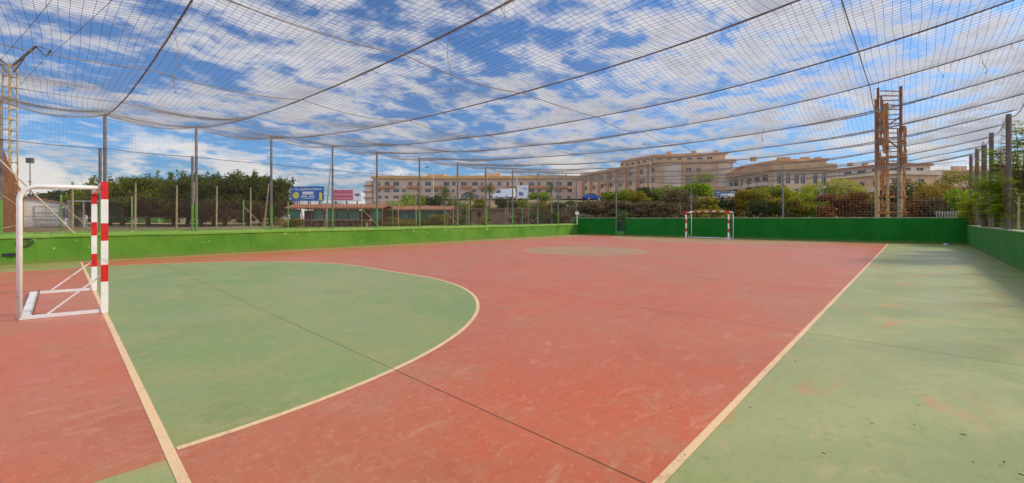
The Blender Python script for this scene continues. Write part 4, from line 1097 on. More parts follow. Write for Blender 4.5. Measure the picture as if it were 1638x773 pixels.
# ------------------------------------------------------------------ outer fence and poles beyond the left wall
def outer_fence():
    e = empty('garden_fence', (-28, 14, .7), 0, 'lower chain-link fence on thin green posts outside the left wall', 'fence')
    u = -2.4; k = 0
    while u < 44:
        m_ = MB(); m_.tube([(-28, u, .6), (-28, u, 2.58)], .036, 6); m_.build('post', M['pole_green'], e, world=True)
        if k % 3 == 1: m_ = MB(); m_.tube([(-28, u, 2.2), (-27.2, u + 1.2, .65)], .022, 5); m_.build('brace', M['pole_tan'], e, world=True)
        u += 2.4; k += 1
    m_ = MB()
    for z in (2.55, 1.6): m_.tube([(-28.04, -2.4, z), (-28.04, 43.2, z)], .006, 4)
    m_.build('straining_wire', M['wire'], e, world=True)
    diamond('wire_mesh', (-28.03, -2.4), (-28.03, 43.2), .7, 2.54, .075, .0030, M['wire_brown'], e)
outer_fence()
POL = [(116, 291, 116, 'thin tan pole left of the near goal posts'), (217, 293, 216, 'tall tan pole in front of the green shed'), (283, 297, 282, 'tan pole between the second and third pine trunks'), (311, 292, 306, 'slightly leaning pole touching the paired fence post'),
       (347, 298, 346, 'tan pole just right of the paired fence post'), (401, 300, 401, 'tan pole before the pointed dark pine'), (430, 294, 421, 'clearly leaning grey pole at the right end of the pines'), (529, 264, 519, 'long leaning pole between the two billboards'),
       (637, 318, 637, 'thin pole before the bright green tree'), (665, 312, 666, 'thin pole right of the bright green tree'), (725, 312, 725, 'tan pole beside the first palm'), (750, 315, 750, 'tan pole left of the low brown store'), (812, 322, 812, 'thin pole in front of the white van'), (845, 308, 845, 'thin pole under the white sign board'), (882, 312, 882, 'pole in front of the second palm')]
for (pt, yt, pb, lab) in POL:
    u, v = on_line(pb, -26.2 - (0 if pb < 500 else 1.0), -.03); m_ = MB(); d = -math.sin(TH) * v + math.cos(TH) * u
    a = W(pb, d, .55); b = W(pt, d, ZY(yt, d)); m_.tube([a, b], [.042, .034], 6)
    tag(m_.build('garden_pole', M['pole_tan'], origin=tuple(a)), lab, 'pole', 'thin poles beyond the left wall')

# ------------------------------------------------------------------ billboards
def text(body, size, mat, parent, loc, name='lettering', ext=.01, align='CENTER', sx=1.0):
    c = bpy.data.curves.new(name, 'FONT'); c.body = body; c.size = size; c.extrude = ext; c.align_x = align; c.align_y = 'CENTER'; c.offset = size * .012
    c.materials.append(mat); o = bpy.data.objects.new(name, c); COL.objects.link(o); o.parent = parent; o.location = loc; o.rotation_euler = (R_(90), 0, 0); o.scale = (sx, 1, 1)
    bpy.context.view_layer.update(); me = bpy.data.meshes.new_from_object(o); k = bpy.data.objects.new(name, me); COL.objects.link(k); k.parent = parent; k.location = loc; k.rotation_euler = (R_(90), 0, 0); k.scale = (sx, 1, 1)
    bpy.data.objects.remove(o); return k
BLUE = plain('billboard_blue', (.012, .11, .36), .5, var=.05); YEL = plain('billboard_yellow', (.80, .62, .02), .5, var=.05); WHI = plain('billboard_white', (.8, .8, .8), .5, var=.04); PNK = plain('billboard_pink', (.62, .10, .15), .5, var=.08); PUR = plain('billboard_purple', (.25, .06, .22), .5); LPK = plain('billboard_pale_pink', (.72, .52, .56), .5, var=.06)
def billboard(pa, pb, ya, yb, d, rz, label):
    xa, xb = XP(pa, d), XP(pb, d); w = (xb - xa); h = ZY(ya, d) - ZY(yb, d); zc = (ZY(ya, d) + ZY(yb, d)) / 2; p = WC((xa+xb)/2, d, .6)
    e = empty('billboard', tuple(p), TH + rz, label, 'billboard', 'roadside billboards'); zc -= .6
    fr = MB()
    for x in (-w*.35, 0, w*.35): fr.bar((x, .35, 0), (x, .35, zc + h/2), .22, .22); fr.bar((x, 2.6, 0), (x, .5, zc), .12, .12)
    fr.build('support', M['dark_steel'], e)
    return e, w, h, zc
e, w, h, zc = billboard(465, 519, 299.3, 321.5, 92, -.10, 'blue billboard with yellow disc and yellow arrow above the tiled shelter')
pn = MB(); pn.box((0, .05, zc), (w, .3, h)); pn.box((0, .05, zc + h/2 + .07), (w + .1, .34, .12)); pnl = pn.build('panel', BLUE, e)
text('Y TÚ, ¿QUIERES AHORRAR?', h * .20, WHI, pnl, (.0, -.115, zc + h * .335), sx=.97 * w / 7.4 * .95)
ds = MB(); ds.prism([(-w*.355 + h*.235*math.cos(a), -.102, zc - h*.10 + h*.235*math.sin(a)) for a in np.linspace(0, 6.283, 33)[:-1]], (0, -.02, 0), (0, 0, 0)); ds.build('disc', YEL, pnl)
text('LIDL', h * .15, BLUE, pnl, (-w*.355, -.13, zc - h*.10))
bx_ = MB(); bx_.box((.02*w, -.112, zc + h*.06), (w*.34, .02, h*.20)); bx_.build('white_box', WHI, pnl)
lk = MB()
for k in range(6): lk.box((-w*.12 + k * w * .055, -.128, zc + h*.06), (w*.035, .012, h*.10))
lk.build('lettering', LPK, pnl)
lk = MB()
for k in range(9):
    if k != 4: lk.box((-w*.17 + k * w * .047, -.112, zc - h*.17), (w*.034, .02, h*.085))
for k in range(13): lk.box((-w*.17 + k * w * .031, -.112, zc - h*.31), (w*.022, .02, h*.05))
lk.build('lettering', WHI, pnl)
ar = MB(); x = w*.415; q = zc - h*.10; ar.prism([(x - .30, -.102, q - .62), (x + .30, -.102, q - .62), (x + .30, -.102, q + .12), (x + .46, -.102, q + .12), (x, -.102, q + .72), (x - .46, -.102, q + .12), (x - .30, -.102, q + .12)], (0, -.02, 0), (0, 0, 0)); ar.box((x, -.112, q - .86), (.85, .02, .36)); ar.build('arrow', YEL, pnl)
e, w, h, zc = billboard(530, 577, 302.8, 322, 95, .16, 'pink billboard with white arrow panel, right of the blue one')
pn = MB(); pn.box((0, .05, zc), (w, .3, h)); pn.box((0, .05, zc + h/2 + .06), (w + .1, .36, .12)); pnl = pn.build('panel', WHI, e)
q = MB(); q.box((-w*.11, -.112, zc), (w*.68, .02, h*.86)); pk = q.build('pink_field', PNK, pnl)
lk = MB()
for k in range(9): lk.box((-w*.11 - w*.29 + k * w * .0725, -.128, zc + h*.05), (w*.055, .012, h*.07))
for k in range(10): lk.box((-w*.11 - w*.29 + k * w * .064, -.128, zc - h*.27), (w*.046, .012, h*.05))
lk.build('lettering', LPK, pk)
ar = MB(); x = w*.375; q0 = zc + h*.04; s = w*.09; ar.prism([(x - s, -.102, q0 - s*.42), (x + s*.1, -.102, q0 - s*.42), (x + s*.1, -.102, q0 - s*.8), (x + s, -.102, q0), (x + s*.1, -.102, q0 + s*.8), (x + s*.1, -.102, q0 + s*.42), (x - s, -.102, q0 + s*.42)], (0, -.02, 0), (0, 0, 0)); ar.build('arrow', PUR, pnl)
# white sign board
d = 94; p = W(836.5, d, 5.4); e = empty('sign_board', tuple(p), TH, 'tall white sign board with blue marks beside the road', 'sign'); w = 16.5 * d / FPX; h = (317 - 297) * d / FPX; z = ZY(307, d) - 5.4
m_ = MB(); m_.box((0, 0, z), (w, .15, h)); pn = m_.build('panel', WHI, e)
m_ = MB()
for x in (-w*.35, w*.35): m_.box((x, .2, (z + h/2) / 2), (.1, .1, z + h/2 - .02))
m_.build('support', M['steel'], e)
BL2 = plain('sign_blue', (.08, .16, .42), .5)
m_ = MB(); m_.box((-w*.18, -.085, z - h*.18), (w*.42, .02, h*.26)); m_.box((-w*.27, -.085, z - h*.0), (w*.14, .02, h*.06)); m_.box((w*.2, -.085, z + h*.3), (w*.4, .02, h*.05)); m_.box((w*.2, -.085, z + h*.18), (w*.4, .02, h*.04)); m_.build('mark', BL2, pn)
# street lamps
for px, yt, d, lab in ((693, 268, 88, 'white street lamp in front of the long apartment block'), (827, 254, 90, 'tall grey street lamp beside the white sign board'), (1040, 231, 84, 'tallest street lamp, in front of the ochre block')):
    p = W(px, d); gz = ground_z(p.x, p.y); zt = ZY(yt, d); e = empty('street_lamp', (p.x, p.y, gz), TH, lab, 'street lamp', 'street lamps along the road')
    m_ = MB(); m_.tube([(0, 0, -.1), (0, 0, (zt - gz) * .5), (0, 0, zt - gz)], [.11, .09, .06], 7); m_.tube([(0, 0, zt - gz), (-.5, 0, zt - gz + .12), (-1.0, 0, zt - gz + .1)], .045, 6); m_.build('pole', FRAME, e)
    m_ = MB(); m_.sphere((-1.25, 0, zt - gz + .06), .3, 10, 6, (1.3, .7, .4)); m_.build('lamp_head', M['steel'], e)

# ------------------------------------------------------------------ vehicles
TYRE = plain('tyre_rubber', (.025, .025, .025), .8); CGL = plain('car_glass', (.03, .04, .05), .08, var=.1); RIM = plain('wheel_rim', (.5, .5, .52), .35, .7)
def car(px, py, d, rz, body_col, label, van=False):
    p = W(px, d, ZY(py, d)); e = empty('parked_van' if van else 'parked_car', tuple(p), TH + rz, label, 'van' if van else 'car', 'vehicles parked on the hill road')
    pt = plain('car_paint', body_col, .25, .2, var=.05)
    if van: low = [(-2.5, .35), (2.45, .35), (2.5, .8), (2.35, 1.15), (1.75, 1.3), (1.15, 2.2), (-2.4, 2.25), (-2.5, 2.0)]; cab = [(1.05, 1.3), (1.62, 1.32), (1.12, 2.05), (.35, 2.08), (.35, 1.3)]; hw = .95
    else: low = [(-2.05, .3), (2.05, .3), (2.1, .55), (2.0, .78), (1.1, .95), (-1.75, 1.0), (-2.08, .92), (-2.1, .6)]; cab = [(1.05, .95), (.35, 1.42), (-1.0, 1.47), (-1.85, 1.0)]; hw = .86
    m_ = MB(); n = len(low); vs = []
    for y, k in ((-hw, .96), (-hw + .06, 1.0), (hw - .06, 1.0), (hw, .96)): vs += [(x * k, y, z if k == 1 else .5 + (z - .5) * .95) for x, z in low]
    fs = [tuple(range(n))[::-1] if False else tuple(range(n)), tuple(range(3*n, 4*n))[::-1]]
    for j in range(3): fs += [(j*n+i, (j+1)*n+i, (j+1)*n+(i+1) % n, j*n+(i+1) % n) for i in range(n)]
    m_.add(vs, fs)
    if not van:
        m_.prism([(.33, -.62, 1.435), (-1.0, -.62, 1.485), (-1.0, .62, 1.485), (.33, .62, 1.435)], (0, 0, 0), (0, 0, .04))
    m_.build('body', pt, e)
    m_ = MB()
    if van: m_.prism([(x, -hw - .012, z) for x, z in cab], (0, 0, 0), (0, 2*hw + .024, 0))
    else:
        n = len(cab); vs = [(x, -.78 if z < 1.1 else -.62, z + .002) for x, z in cab] + [(x, .78 if z < 1.1 else .62, z + .002) for x, z in cab]
        m_.add(vs, [tuple(range(n)), tuple(range(n, 2*n))[::-1]] + [(i, n+i, n+(i+1) % n, (i+1) % n) for i in range(n)])
    m_.build('windows', CGL, e)
    for x in (-1.3, 1.3):
        for sy in (-1, 1):
            m_ = MB(); m_.cm = 0; m_.tube([(x, sy * (hw - .2), .32), (x, sy * (hw + .015), .32)], .32, 14); m_.cm = 1; m_.tube([(x, sy * (hw + .0), .32), (x, sy * (hw + .03), .32)], .19, 10); m_.build('wheel', [TYRE, RIM], e)
    for sy in (-1, 1):
        m_ = MB(); m_.box((2.04 if not van else 2.42, sy * (hw - .22), .68 if not van else .85), (.1, .3, .16)); m_.build('headlight', FRAME, e)
car(947, 320.3, 97, .35, (.02, .045, .30), 'deep blue car parked at the top of the slope')
car(861, 318.5, 99, .1, (.62, .63, .66), 'silver white car parked under the second palm')
car(806, 318.3, 97, R_(180) - .5, (.72, .72, .72), 'white van parked left of the white sign board', True)
car(1149, 315.5, 92, .5, (.03, .08, .24), 'dark blue car parked beside the bright green tree')
car(1167, 317.5, 88, R_(180) + .6, (.45, .48, .50), 'grey car parked beside the dark blue car')
car(752, 318, 99, .1, (.12, .13, .15), 'dark grey car seen through the left trees')

# ------------------------------------------------------------------ middle distance trees
def palm(px, d, yt, label, hang=.0, nf=22, L=1.6):
    p = W(px, d); gz = ground_z(p.x, p.y); zt = ZY(yt, d) - .35; e = empty('palm_tree', (p.x, p.y, gz), 0, label, 'palm tree', 'palms before the apartment row'); H = zt - gz
    m_ = MB(); m_.tube([(0, 0, -.1), (.05, 0, H*.5), (0, .03, H)], [.22, .15, .13], 8); m_.build('trunk', M['trunk'], e)
    V = []; F = []
    for k in range(nf):
        a = k * 2.399; el = R_(80 - 110 * k / nf); dirv = np.array([math.cos(a) * math.cos(el), math.sin(a) * math.cos(el), math.sin(el)]); P = np.array([0, 0, H]); side = np.array([-math.sin(a), math.cos(a), 0]); n = 9; v = dirv.copy()
        for j in range(n):
            Pn = P + v * L / n; v = v + np.array([0, 0, -.13]); v /= np.linalg.norm(v); wl = .34 * math.sin(math.pi * (j + .7) / (n + .5)) * L
            for sg in (-1, 1):
                o = len(V); tip = P + side * sg * wl + v * wl * .45 + np.array([0, 0, -.35 * wl]); V += [P, P + v * L / n * .55, tip]; F.append((o, o+1, o+2))
            P = Pn
    np_mesh('crown', np.array(V), np.array(F), LEAF['palm'], e, per=3)
palm(783, 84, 300, 'slender palm left of the white van'); palm(882, 84, 298, 'palm with drooping dark fronds right of the silver car', nf=26); palm(711, 64, 309, 'stout bushy palm before the long apartment block', nf=30, L=1.9); palm(752, 76, 312, 'short palm between the first palm and the slender palm')
TR = [(640, 60, 5.0, 303, 'bright', 'bright yellow-green tree left of the first street lamp'), (596, 66, 3.5, 322, 'dark', 'dark shrub-like tree under the pink billboard corner'), (668, 68, 4.4, 311, 'green', 'green tree right behind the bright yellow-green tree'), (694, 70, 4.2, 312, 'dark', 'dark green tree at the foot of the first street lamp'),
      (735, 66, 4.5, 320, 'green', 'low green tree left of the short palm'), (772, 72, 4.2, 318, 'olive', 'low olive tree under the slender palm'), (806, 70, 4.5, 315, 'dark', 'dark low tree under the white van'), (838, 70, 4.3, 318, 'green', 'low green tree under the white sign board'),
      (863, 88, 4.6, 306, 'bright', 'rounded light green tree right of the white sign board'), (869, 70, 4.5, 321, 'olive', 'low olive tree under the silver car'), (903, 68, 4.6, 322, 'dark', 'dark low tree under the drooping palm'), (608, 58, 3.6, 326, 'lime', 'yellowish bush at the roof of the long shelter')]
for i, (px, d, w, yt, kd, lab) in enumerate(TR): plant('tree', 'tree', lab, 'trees before the apartment row', px, d, w, ZY(yt, d), kd, 2600, .17, trunk=.12, crown_from=.12, seed=200 + i, cl=16)
LOWB = [(470, 40, 2.2, 350, 'olive'), (640, 42, 3.0, 345, 'olive'), (700, 44, 3.4, 343, 'olive'), (733, 48, 3.0, 345, 'brown'), (772, 52, 3.0, 347, 'olive'), (830, 50, 3.2, 345, 'brown'), (866, 47, 3.4, 341, 'dark'), (898, 46, 3.4, 338, 'brown')]
LL = ['low scrub left of the long table', 'low scrub at the right end of the long shelter', 'low olive scrub beneath the stout palm', 'dry low bush left of the brown store', 'low scrub in front of the brown store', 'dry bush at the right end of the brown store', 'dark low bush below the silver car', 'dry low bush in the far left corner outside the wall']
for i, (px, d, w, yt, kd) in enumerate(LOWB): plant('bush', 'bush', LL[i], 'scrub beyond the left wall', px, d, w, ZY(yt, d), kd, 1500, .13, seed=300 + i, cl=12)

# ------------------------------------------------------------------ bushes on the slope behind the far wall
BU = [(940, 50, 4.2, 326, 'brown', 'dry brown bush under the deep blue car'), (968, 52, 3.6, 325, 'brown', 'dry purple-brown bush right of the deep blue car'), (986, 55, 3.4, 306, 'green', 'green bush left of the gate gap'), (1010, 56, 3.8, 306, 'olive', 'olive green bush above the gate post'), (1030, 57, 3.4, 304, 'dark', 'dark green bush under the tallest street lamp'),
      (1052, 58, 4.4, 303, 'green', 'wide green bush right of the tallest street lamp'), (1000, 48, 3.2, 327, 'brown', 'reddish dry bush behind the gate'), (1036, 48, 3.4, 326, 'brown', 'dry brown thicket between gate and far goal'), (1080, 52, 4.4, 308, 'brown', 'tall pale-topped dry bush left of the far goal'), (1072, 46, 2.8, 332, 'brown', 'low dry bush close behind the wall left of the far goal'),
      (1118, 52, 3.8, 321, 'olive', 'olive bush directly above the far goal'), (1150, 54, 3.8, 322, 'dark', 'dark bush under the grey car'), (1136, 46, 3.0, 336, 'olive', 'low olive bush behind the far goal crossbar'), (1187, 53, 3.2, 314, 'yellow', 'ochre bush right of the parked cars'), (1208, 52, 3.4, 307, 'olive', 'olive yellow bush left of the tall fence post'),
      (1235, 54, 4.2, 300, 'green', 'green bush behind the tall fence post'), (1268, 54, 4.6, 296, 'lime', 'yellow-green bush under the six tall windows'), (1305, 55, 4.6, 293, 'green', 'tall green bush at the right end of the tall windows'), (1345, 55, 4.6, 292, 'lime', 'yellow-green bush left of the rusty mast'), (1385, 55, 4.2, 296, 'olive', 'olive bush touching the left side of the rusty mast'),
      (1222, 46, 3.0, 326, 'dark', 'dark undergrowth bush at the tall fence post'), (1255, 45, 3.2, 320, 'olive', 'shadowy olive bush low under the yellow-green bush'), (1290, 45, 3.2, 318, 'green', 'green bush low in the middle of the far slope'), (1330, 45, 3.2, 316, 'rust', 'rust red bush in the middle of the far slope'), (1365, 44, 3.2, 314, 'rust', 'rust red bush left of the rusty mast'),
      (1320, 39, 1.6, 333, 'rust', 'small rust coloured bush just above the far wall'), (1395, 43, 2.8, 322, 'brown', 'brown bush behind the foot of the rusty mast'), (1430, 48, 3.4, 300, 'dark', 'dark bush seen through the rusty mast'), (1465, 50, 3.8, 289, 'yellow', 'ochre bush right of the rusty mast'), (1488, 52, 3.6, 290, 'olive', 'olive bush before the pale terraces'),
      (1510, 50, 3.4, 300, 'rust', 'rust red bush near the right corner'), (1528, 58, 4.0, 277, 'olive', 'olive tree-like bush before the far beige block'), (1545, 46, 3.2, 298, 'rust', 'dark red bush behind the corner post'), (1472, 42, 2.6, 316, 'rust', 'low red bush right of the mast foot'), (1502, 41, 2.6, 320, 'brown', 'low brown bush near the white pickets'), (1540, 40, 2.4, 308, 'bright', 'green bush right behind the far right corner'),
      (1600, 52, 5.0, 292, 'olive', 'olive bush beyond the right fence'), (1575, 46, 3.6, 300, 'lime', 'yellow-green bush between the right posts'), (1630, 44, 4.0, 300, 'yellow', 'ochre bush at the far right edge')]
for i, (px, d, w, yt, kd, lab) in enumerate(BU):
    plant('bush', 'bush', lab, 'bushes on the slope behind the far wall', px, d, w * 1.25, ZY(yt, d) + .45, kd, 3600 if w > 3 else 2400, .115 if kd in ('brown', 'rust') else .13, seed=400 + i, cl=18, aspect=2.6 if kd == 'brown' else 1.9)
e = plant('tree', 'tree', 'bright green broad tree above the far goal, in front of the ochre block', None, 1112, 66, 5.6, ZY(279, 66), 'bright', 5000, .2, trunk=.18, crown_from=.3, seed=501, cl=20)
# undergrowth mass that closes the slope between the bushes
V = []; F = []
n = 5200; pxs = rng.uniform(930, 1640, n); ds = rng.uniform(39, 60, n); ds = np.where(pxs < 1120, 46 + (ds - 39) * .66, ds); pts = []
for k in range(n):
    p = W(pxs[k], ds[k]); pts.append((p.x, p.y, ground_z(p.x, p.y) + rng.random() ** 1.6 * .9))
pts = np.array(pts); A = rng.normal(size=(n, 3)); A[:, 2] = abs(A[:, 2]) + .4; A /= np.linalg.norm(A, axis=1)[:, None]; B = np.cross(A, rng.normal(size=(n, 3))); B /= np.linalg.norm(B, axis=1)[:, None]; s = (.15 + .25 * rng.random(n))[:, None]
V = np.stack([pts, pts + A*s*.5 + B*s*.22, pts + A*s, pts + A*s*.5 - B*s*.22], 1).reshape(-1, 3)
o = np_mesh('undergrowth', V, np.arange(n*4).reshape(n, 4), LEAF['brown']); o['kind'] = 'stuff'; o['label'] = 'dry undergrowth covering the slope behind the far wall'; o['category'] = 'undergrowth'
# grass verge beyond the left wall
n = 14000; uu_ = rng.uniform(-3, 36, n); off = rng.random(n) ** 1.5 * 9 + .5; pts = np.stack([np.array([vl(u) for u in uu_]) - .42 - off, uu_, np.zeros(n)], 1)
pts[:, 2] = [ground_z(x, y) - .03 for x, y, _ in pts]
A = rng.normal(size=(n, 3)) * .45; A[:, 2] = 1; A /= np.linalg.norm(A, axis=1)[:, None]; B = np.cross(A, rng.normal(size=(n, 3))); B /= np.linalg.norm(B, axis=1)[:, None]; s = (.10 + .2 * rng.random(n))[:, None]
V = np.stack([pts, pts + A*s*.5 + B*s*.10, pts + A*s, pts + A*s*.5 - B*s*.10], 1).reshape(-1, 3)
o = np_mesh('grass', V, np.arange(n*4).reshape(n, 4), LEAF['olive']); o['kind'] = 'stuff'; o['label'] = 'patchy dry grass on the verge beyond the left wall'; o['category'] = 'grass'
# white pickets at the right corner outside
e = empty('picket_fence', tuple(W(1522, 37.5, 1.0)), TH, 'short pale picket fence outside the far right corner', 'fence'); m_ = MB()
for k in range(12): m_.box((-1.3 + k * .24, 0, .6), (.08, .03, 1.2))
m_.build('pickets', M['conc'], e); m_ = MB(); m_.box((0, .035, 1.0), (2.9, .03, .07)); m_.box((0, .035, .4), (2.9, .03, .07)); m_.build('rail', M['conc'], e)

# ------------------------------------------------------------------ rusty lattice mast
def mast():
    d = 31.5; s = d / FPX; p = W(1426, d, .7); e = empty('lattice_mast', tuple(p), TH, 'tall rusty steel lattice mast with twisted plates behind the far wall', 'mast')
    def xz(px, py): return ((px - 1426) * s, ZY(py, d) - .7)
    def up(name, px0, y0, px1, y1, yy, w, mat):
        a = xz(px0, y0); b = xz(px1, y1); m_ = MB(); m_.bar((a[0], yy, a[1]), (b[0], yy, b[1]), w, w); return m_.build(name, mat, e)
    for (px0, px1, yt, yy, w, mt) in ((1405, 1404.5, 141, 0, .11, 'rust_dark'), (1411, 1410, 156, .5, .11, 'rust'), (1420, 1419, 165, 0, .12, 'rust'), (1441, 1441, 138, 0, .13, 'rust_dark'), (1448, 1447, 204, .5, .13, 'tan_steel')):
        m_ = MB(); a = xz(px0, 366); b = xz(px1, yt); mid = (a[0] + (b[0]-a[0]) * .45, a[1] + (b[1]-a[1]) * .42)
        m_.bar((a[0], yy, 0), (mid[0], yy, mid[1]), w * 1.15, w * 1.15); lower = m_.build('upright', M['tan_steel'], e)
        m_ = MB(); m_.bar((mid[0], yy, mid[1] + .003), (b[0], yy, b[1]), w, w); m_.build('upright', M[mt], e)
    rd = random.Random(3)
    for k in range(27):
        r = MB(); y = 146 + k * 7.4; a = xz(1409 if y < 170 else 1421, y + rd.uniform(-1, 1)); b = xz(1440, y + rd.uniform(-1, 1)); r.bar((a[0], .02, a[1]), (b[0], .02, b[1]), .065, .065); r.build('rung', M['rust_dark'], e)
    for y0, y1 in ((200, 186), (226, 240), (300, 318), (318, 300)):
        r = MB(); a = xz(1421, y0); b = xz(1440, y1); r.bar((a[0], -.06, a[1]), (b[0], -.06, b[1]), .06, .08); r.build('diagonal', M['rust_dark'], e)
    def plate(pts, mat, seed, yy):
        rd = random.Random(seed); m_ = MB(); n = len(pts); V = []
        for i, (pa, pb, y) in enumerate(pts):
            for j in range(4):
                f = j / 3; x, z = xz(pa + (pb - pa) * f + (rd.uniform(-1.6, 1.6) if j in (0, 3) else 0), y + rd.uniform(-2, 2)); V.append((x, yy + rd.uniform(-.035, .035), z))
        N = len(V); V2 = V + [(x, y + .025, z) for x, y, z in V]; fs = []
        for i in range(n - 1):
            for j in range(3):
                q = (i*4+j, i*4+j+1, (i+1)*4+j+1, (i+1)*4+j); fs.append(q); fs.append(tuple(N + k for k in q[::-1]))
        for i in range(n - 1): fs += [(i*4, (i+1)*4, N+(i+1)*4, N+i*4), (i*4+3, N+i*4+3, N+(i+1)*4+3, (i+1)*4+3)]
        m_.add(V2, fs); m_.build('twisted_plate', mat, e)
    def dense(pa, pb, y0, y1, n): return [(pa + rd.uniform(-.6, .6), pb + rd.uniform(-.8, .8), y0 + (y1 - y0) * k / n) for k in range(n + 1)]
    plate(dense(1405.5, 1410.5, 152, 232, 12), M['rust_dark'], 5, -.08); plate(dense(1412, 1418.5, 166, 246, 12), M['rust'], 8, .02)
    plate(dense(1411.5, 1418, 252, 312, 9), M['rust'], 6, .10); plate(dense(1412, 1417, 318, 344, 4), M['rust'], 9, .10); plate(dense(1406, 1409, 244, 300, 8), M['rust'], 16, .0)
    plate(dense(1443, 1448.5, 203, 262, 9), M['rust'], 7, -.06); plate(dense(1443, 1447.5, 268, 345, 10), M['rust'], 17, -.04)
    for (y, pa, pb) in ((315, 1403, 1450), (340, 1403, 1450), (252, 1404, 1449)):
        m_ = MB(); a = xz(pa, y); b = xz(pb, y); m_.bar((a[0], -.11, a[1]), (b[0], -.11, b[1]), .07, .12); m_.build('cross_beam', M['rust'], e)
    for q in ((1404, 250, 1404, 330), (1405, 318, 1420, 345), (1420, 318, 1405, 345)): up('diagonal', q[0], q[1], q[2], q[3], -.03, .045, M['rust'])
    m_ = MB(); a = xz(1431.5, 352); b = xz(1431.5, 255); m_.tube([(a[0], -.25, 0), (b[0], -.25, b[1])], .06, 8); m_.build('pipe', M['steel'], e)
mast()

# ------------------------------------------------------------------ plants outside the right wall
def weed(px, d, ztop, label, nst, seed, leaf='green', spread=.8, big=.17):
    rd = random.Random(seed); p = W(px, d); e = empty('tall_weed', (p.x, p.y, .55), 0, label, 'plant', 'plants outside the right wall'); m_ = MB(); V = []; F = []; H = ztop - .55
    for k in range(nst):
        a = rd.uniform(0, 6.28); h = H * rd.uniform(.6, 1); ln = spread * rd.uniform(.2, 1); pts = [Vector((0.1*math.cos(a), .1*math.sin(a), 0)), Vector((ln*.3*math.cos(a), ln*.3*math.sin(a), h*.5)), Vector((ln*.7*math.cos(a), ln*.7*math.sin(a), h*.85)), Vector((ln*1.1*math.cos(a), ln*1.1*math.sin(a), h))]
        m_.tube(pts, [.03, .022, .014, .006], 5)
        for q in range(26):
            f = rd.uniform(.25, 1) ** .8; i = min(2, int(f * 3)); b = pts[i].lerp(pts[i+1], f * 3 - i if f < 1 else 1); az = rd.uniform(0, 6.28); el = rd.uniform(-.2, .7); dv = np.array([math.cos(az)*math.cos(el), math.sin(az)*math.cos(el), math.sin(el)]); P = np.array(b); L = rd.uniform(.35, .65); sd = np.cross(dv, [0, 0, 1.]); sd /= np.linalg.norm(sd)
            for j in range(7):
                Q = P + dv * L * (j + 1) / 7 - np.array([0, 0, .10 * ((j + 1) / 7) ** 2])
                for sg in (-1, 1):
                    ll = big * (1 - .35 * abs(j - 3) / 3) * rd.uniform(.8, 1.15); ax = sd * sg * .85 + dv * .45 + np.array([0, 0, -.3 + rd.uniform(-.2, .2)]); ax /= np.linalg.norm(ax); wd = np.cross(ax, [rd.uniform(-.4, .4), rd.uniform(-.4, .4), 1]); wd /= np.linalg.norm(wd); o = len(V)
                    V += [Q, Q + ax*ll*.5 + wd*ll*.17, Q + ax*ll, Q + ax*ll*.5 - wd*ll*.17]; F.append((o, o+1, o+2, o+3))
    m_.build('stem', M['pole_green'], e); np_mesh('foliage', np.array(V), np.array(F), LEAF[leaf], e)
def rp(px, v): u, vv = on_line(px, v); return -math.sin(TH) * vv + math.cos(TH) * u
weed(1634, rp(1634, 3.0), 5.2, 'tallest leafy weed at the right edge reaching the net', 12, 1, 'bright', .7, .2)
weed(1612, rp(1612, 2.9), 4.6, 'leafy weed left of the tallest one, its tip over the dark post', 8, 2, 'bright', .9, .2)
weed(1622, rp(1622, 2.6), 3.1, 'dense low weed hanging over the right wall', 14, 3, 'bright', .9, .2)
weed(1600, rp(1600, 2.9), 3.0, 'bushy weed between the right posts', 18, 4, 'bright', 1.0, .2)
weed(1575, rp(1575, 2.9), 2.8, 'yellow-green weed near the far right corner', 18, 5, 'lime', 1.0, .2)
weed(1642, rp(1642, 3.0), 3.6, 'dark leafy weed at the right border above the wall', 10, 6, 'dark', .9, .2)
for i, (px, v, w, zt, kd, lab) in enumerate(((1590, 4.6, 3.0, 2.9, 'green', 'green shrub mass behind the weeds on the right'), (1570, 4.4, 2.8, 2.7, 'olive', 'olive shrub behind the far right posts'), (1628, 4.8, 3.2, 3.4, 'lime', 'yellow-green shrub behind the tallest weed'), (1612, 3.9, 2.2, 2.2, 'rust', 'low reddish shrub at the foot of the right fence'), (1640, 3.6, 2.0, 2.4, 'dark', 'dark shrub at the right border foot'))):
    plant('shrub', 'shrub', lab, 'plants outside the right wall', px, rp(px, v), w * 1.2, zt + .3, kd, 4200, .13, z0=.45, seed=600 + i, cl=16)

# ------------------------------------------------------------------ sky, sun, camera
az_dir = Vector((.85, 1.15, 1.0)).normalized()          # toward the sun
sun_el = math.asin(az_dir.z); sun_rot = math.atan2(az_dir.x, az_dir.y)
w = bpy.data.worlds.new('World'); SC.world = w; w.use_nodes = True; nt = w.node_tree; nt.nodes.clear(); g = G(nt)
sky = g.new('ShaderNodeTexSky', sky_type='NISHITA'); sky.sun_disc = False; sky.sun_elevation = sun_el; sky.sun_rotation = sun_rot; sky.air_density = 1.0; sky.dust_density = 1.4; sky.ozone_density = 2.2
bg = g.new('ShaderNodeBackground'); bg.inputs['Strength'].default_value = .13; out = g.new('ShaderNodeOutputWorld')
dirv = g.new('ShaderNodeTexCoord').outputs['Generated']; sx = g.sep(dirv)
zc_ = g.math('ADD', g.math('MAXIMUM', sx[2], 0.0), .10)
cv = g.new('ShaderNodeCombineXYZ'); g.put(cv.inputs[0], g.math('DIVIDE', sx[0], zc_)); g.put(cv.inputs[1], g.math('DIVIDE', sx[1], zc_)); cv = cv.outputs[0]
stre = g.mapping(cv, scale=(1.0, .80, 1), rot=(0, 0, R_(-18)))
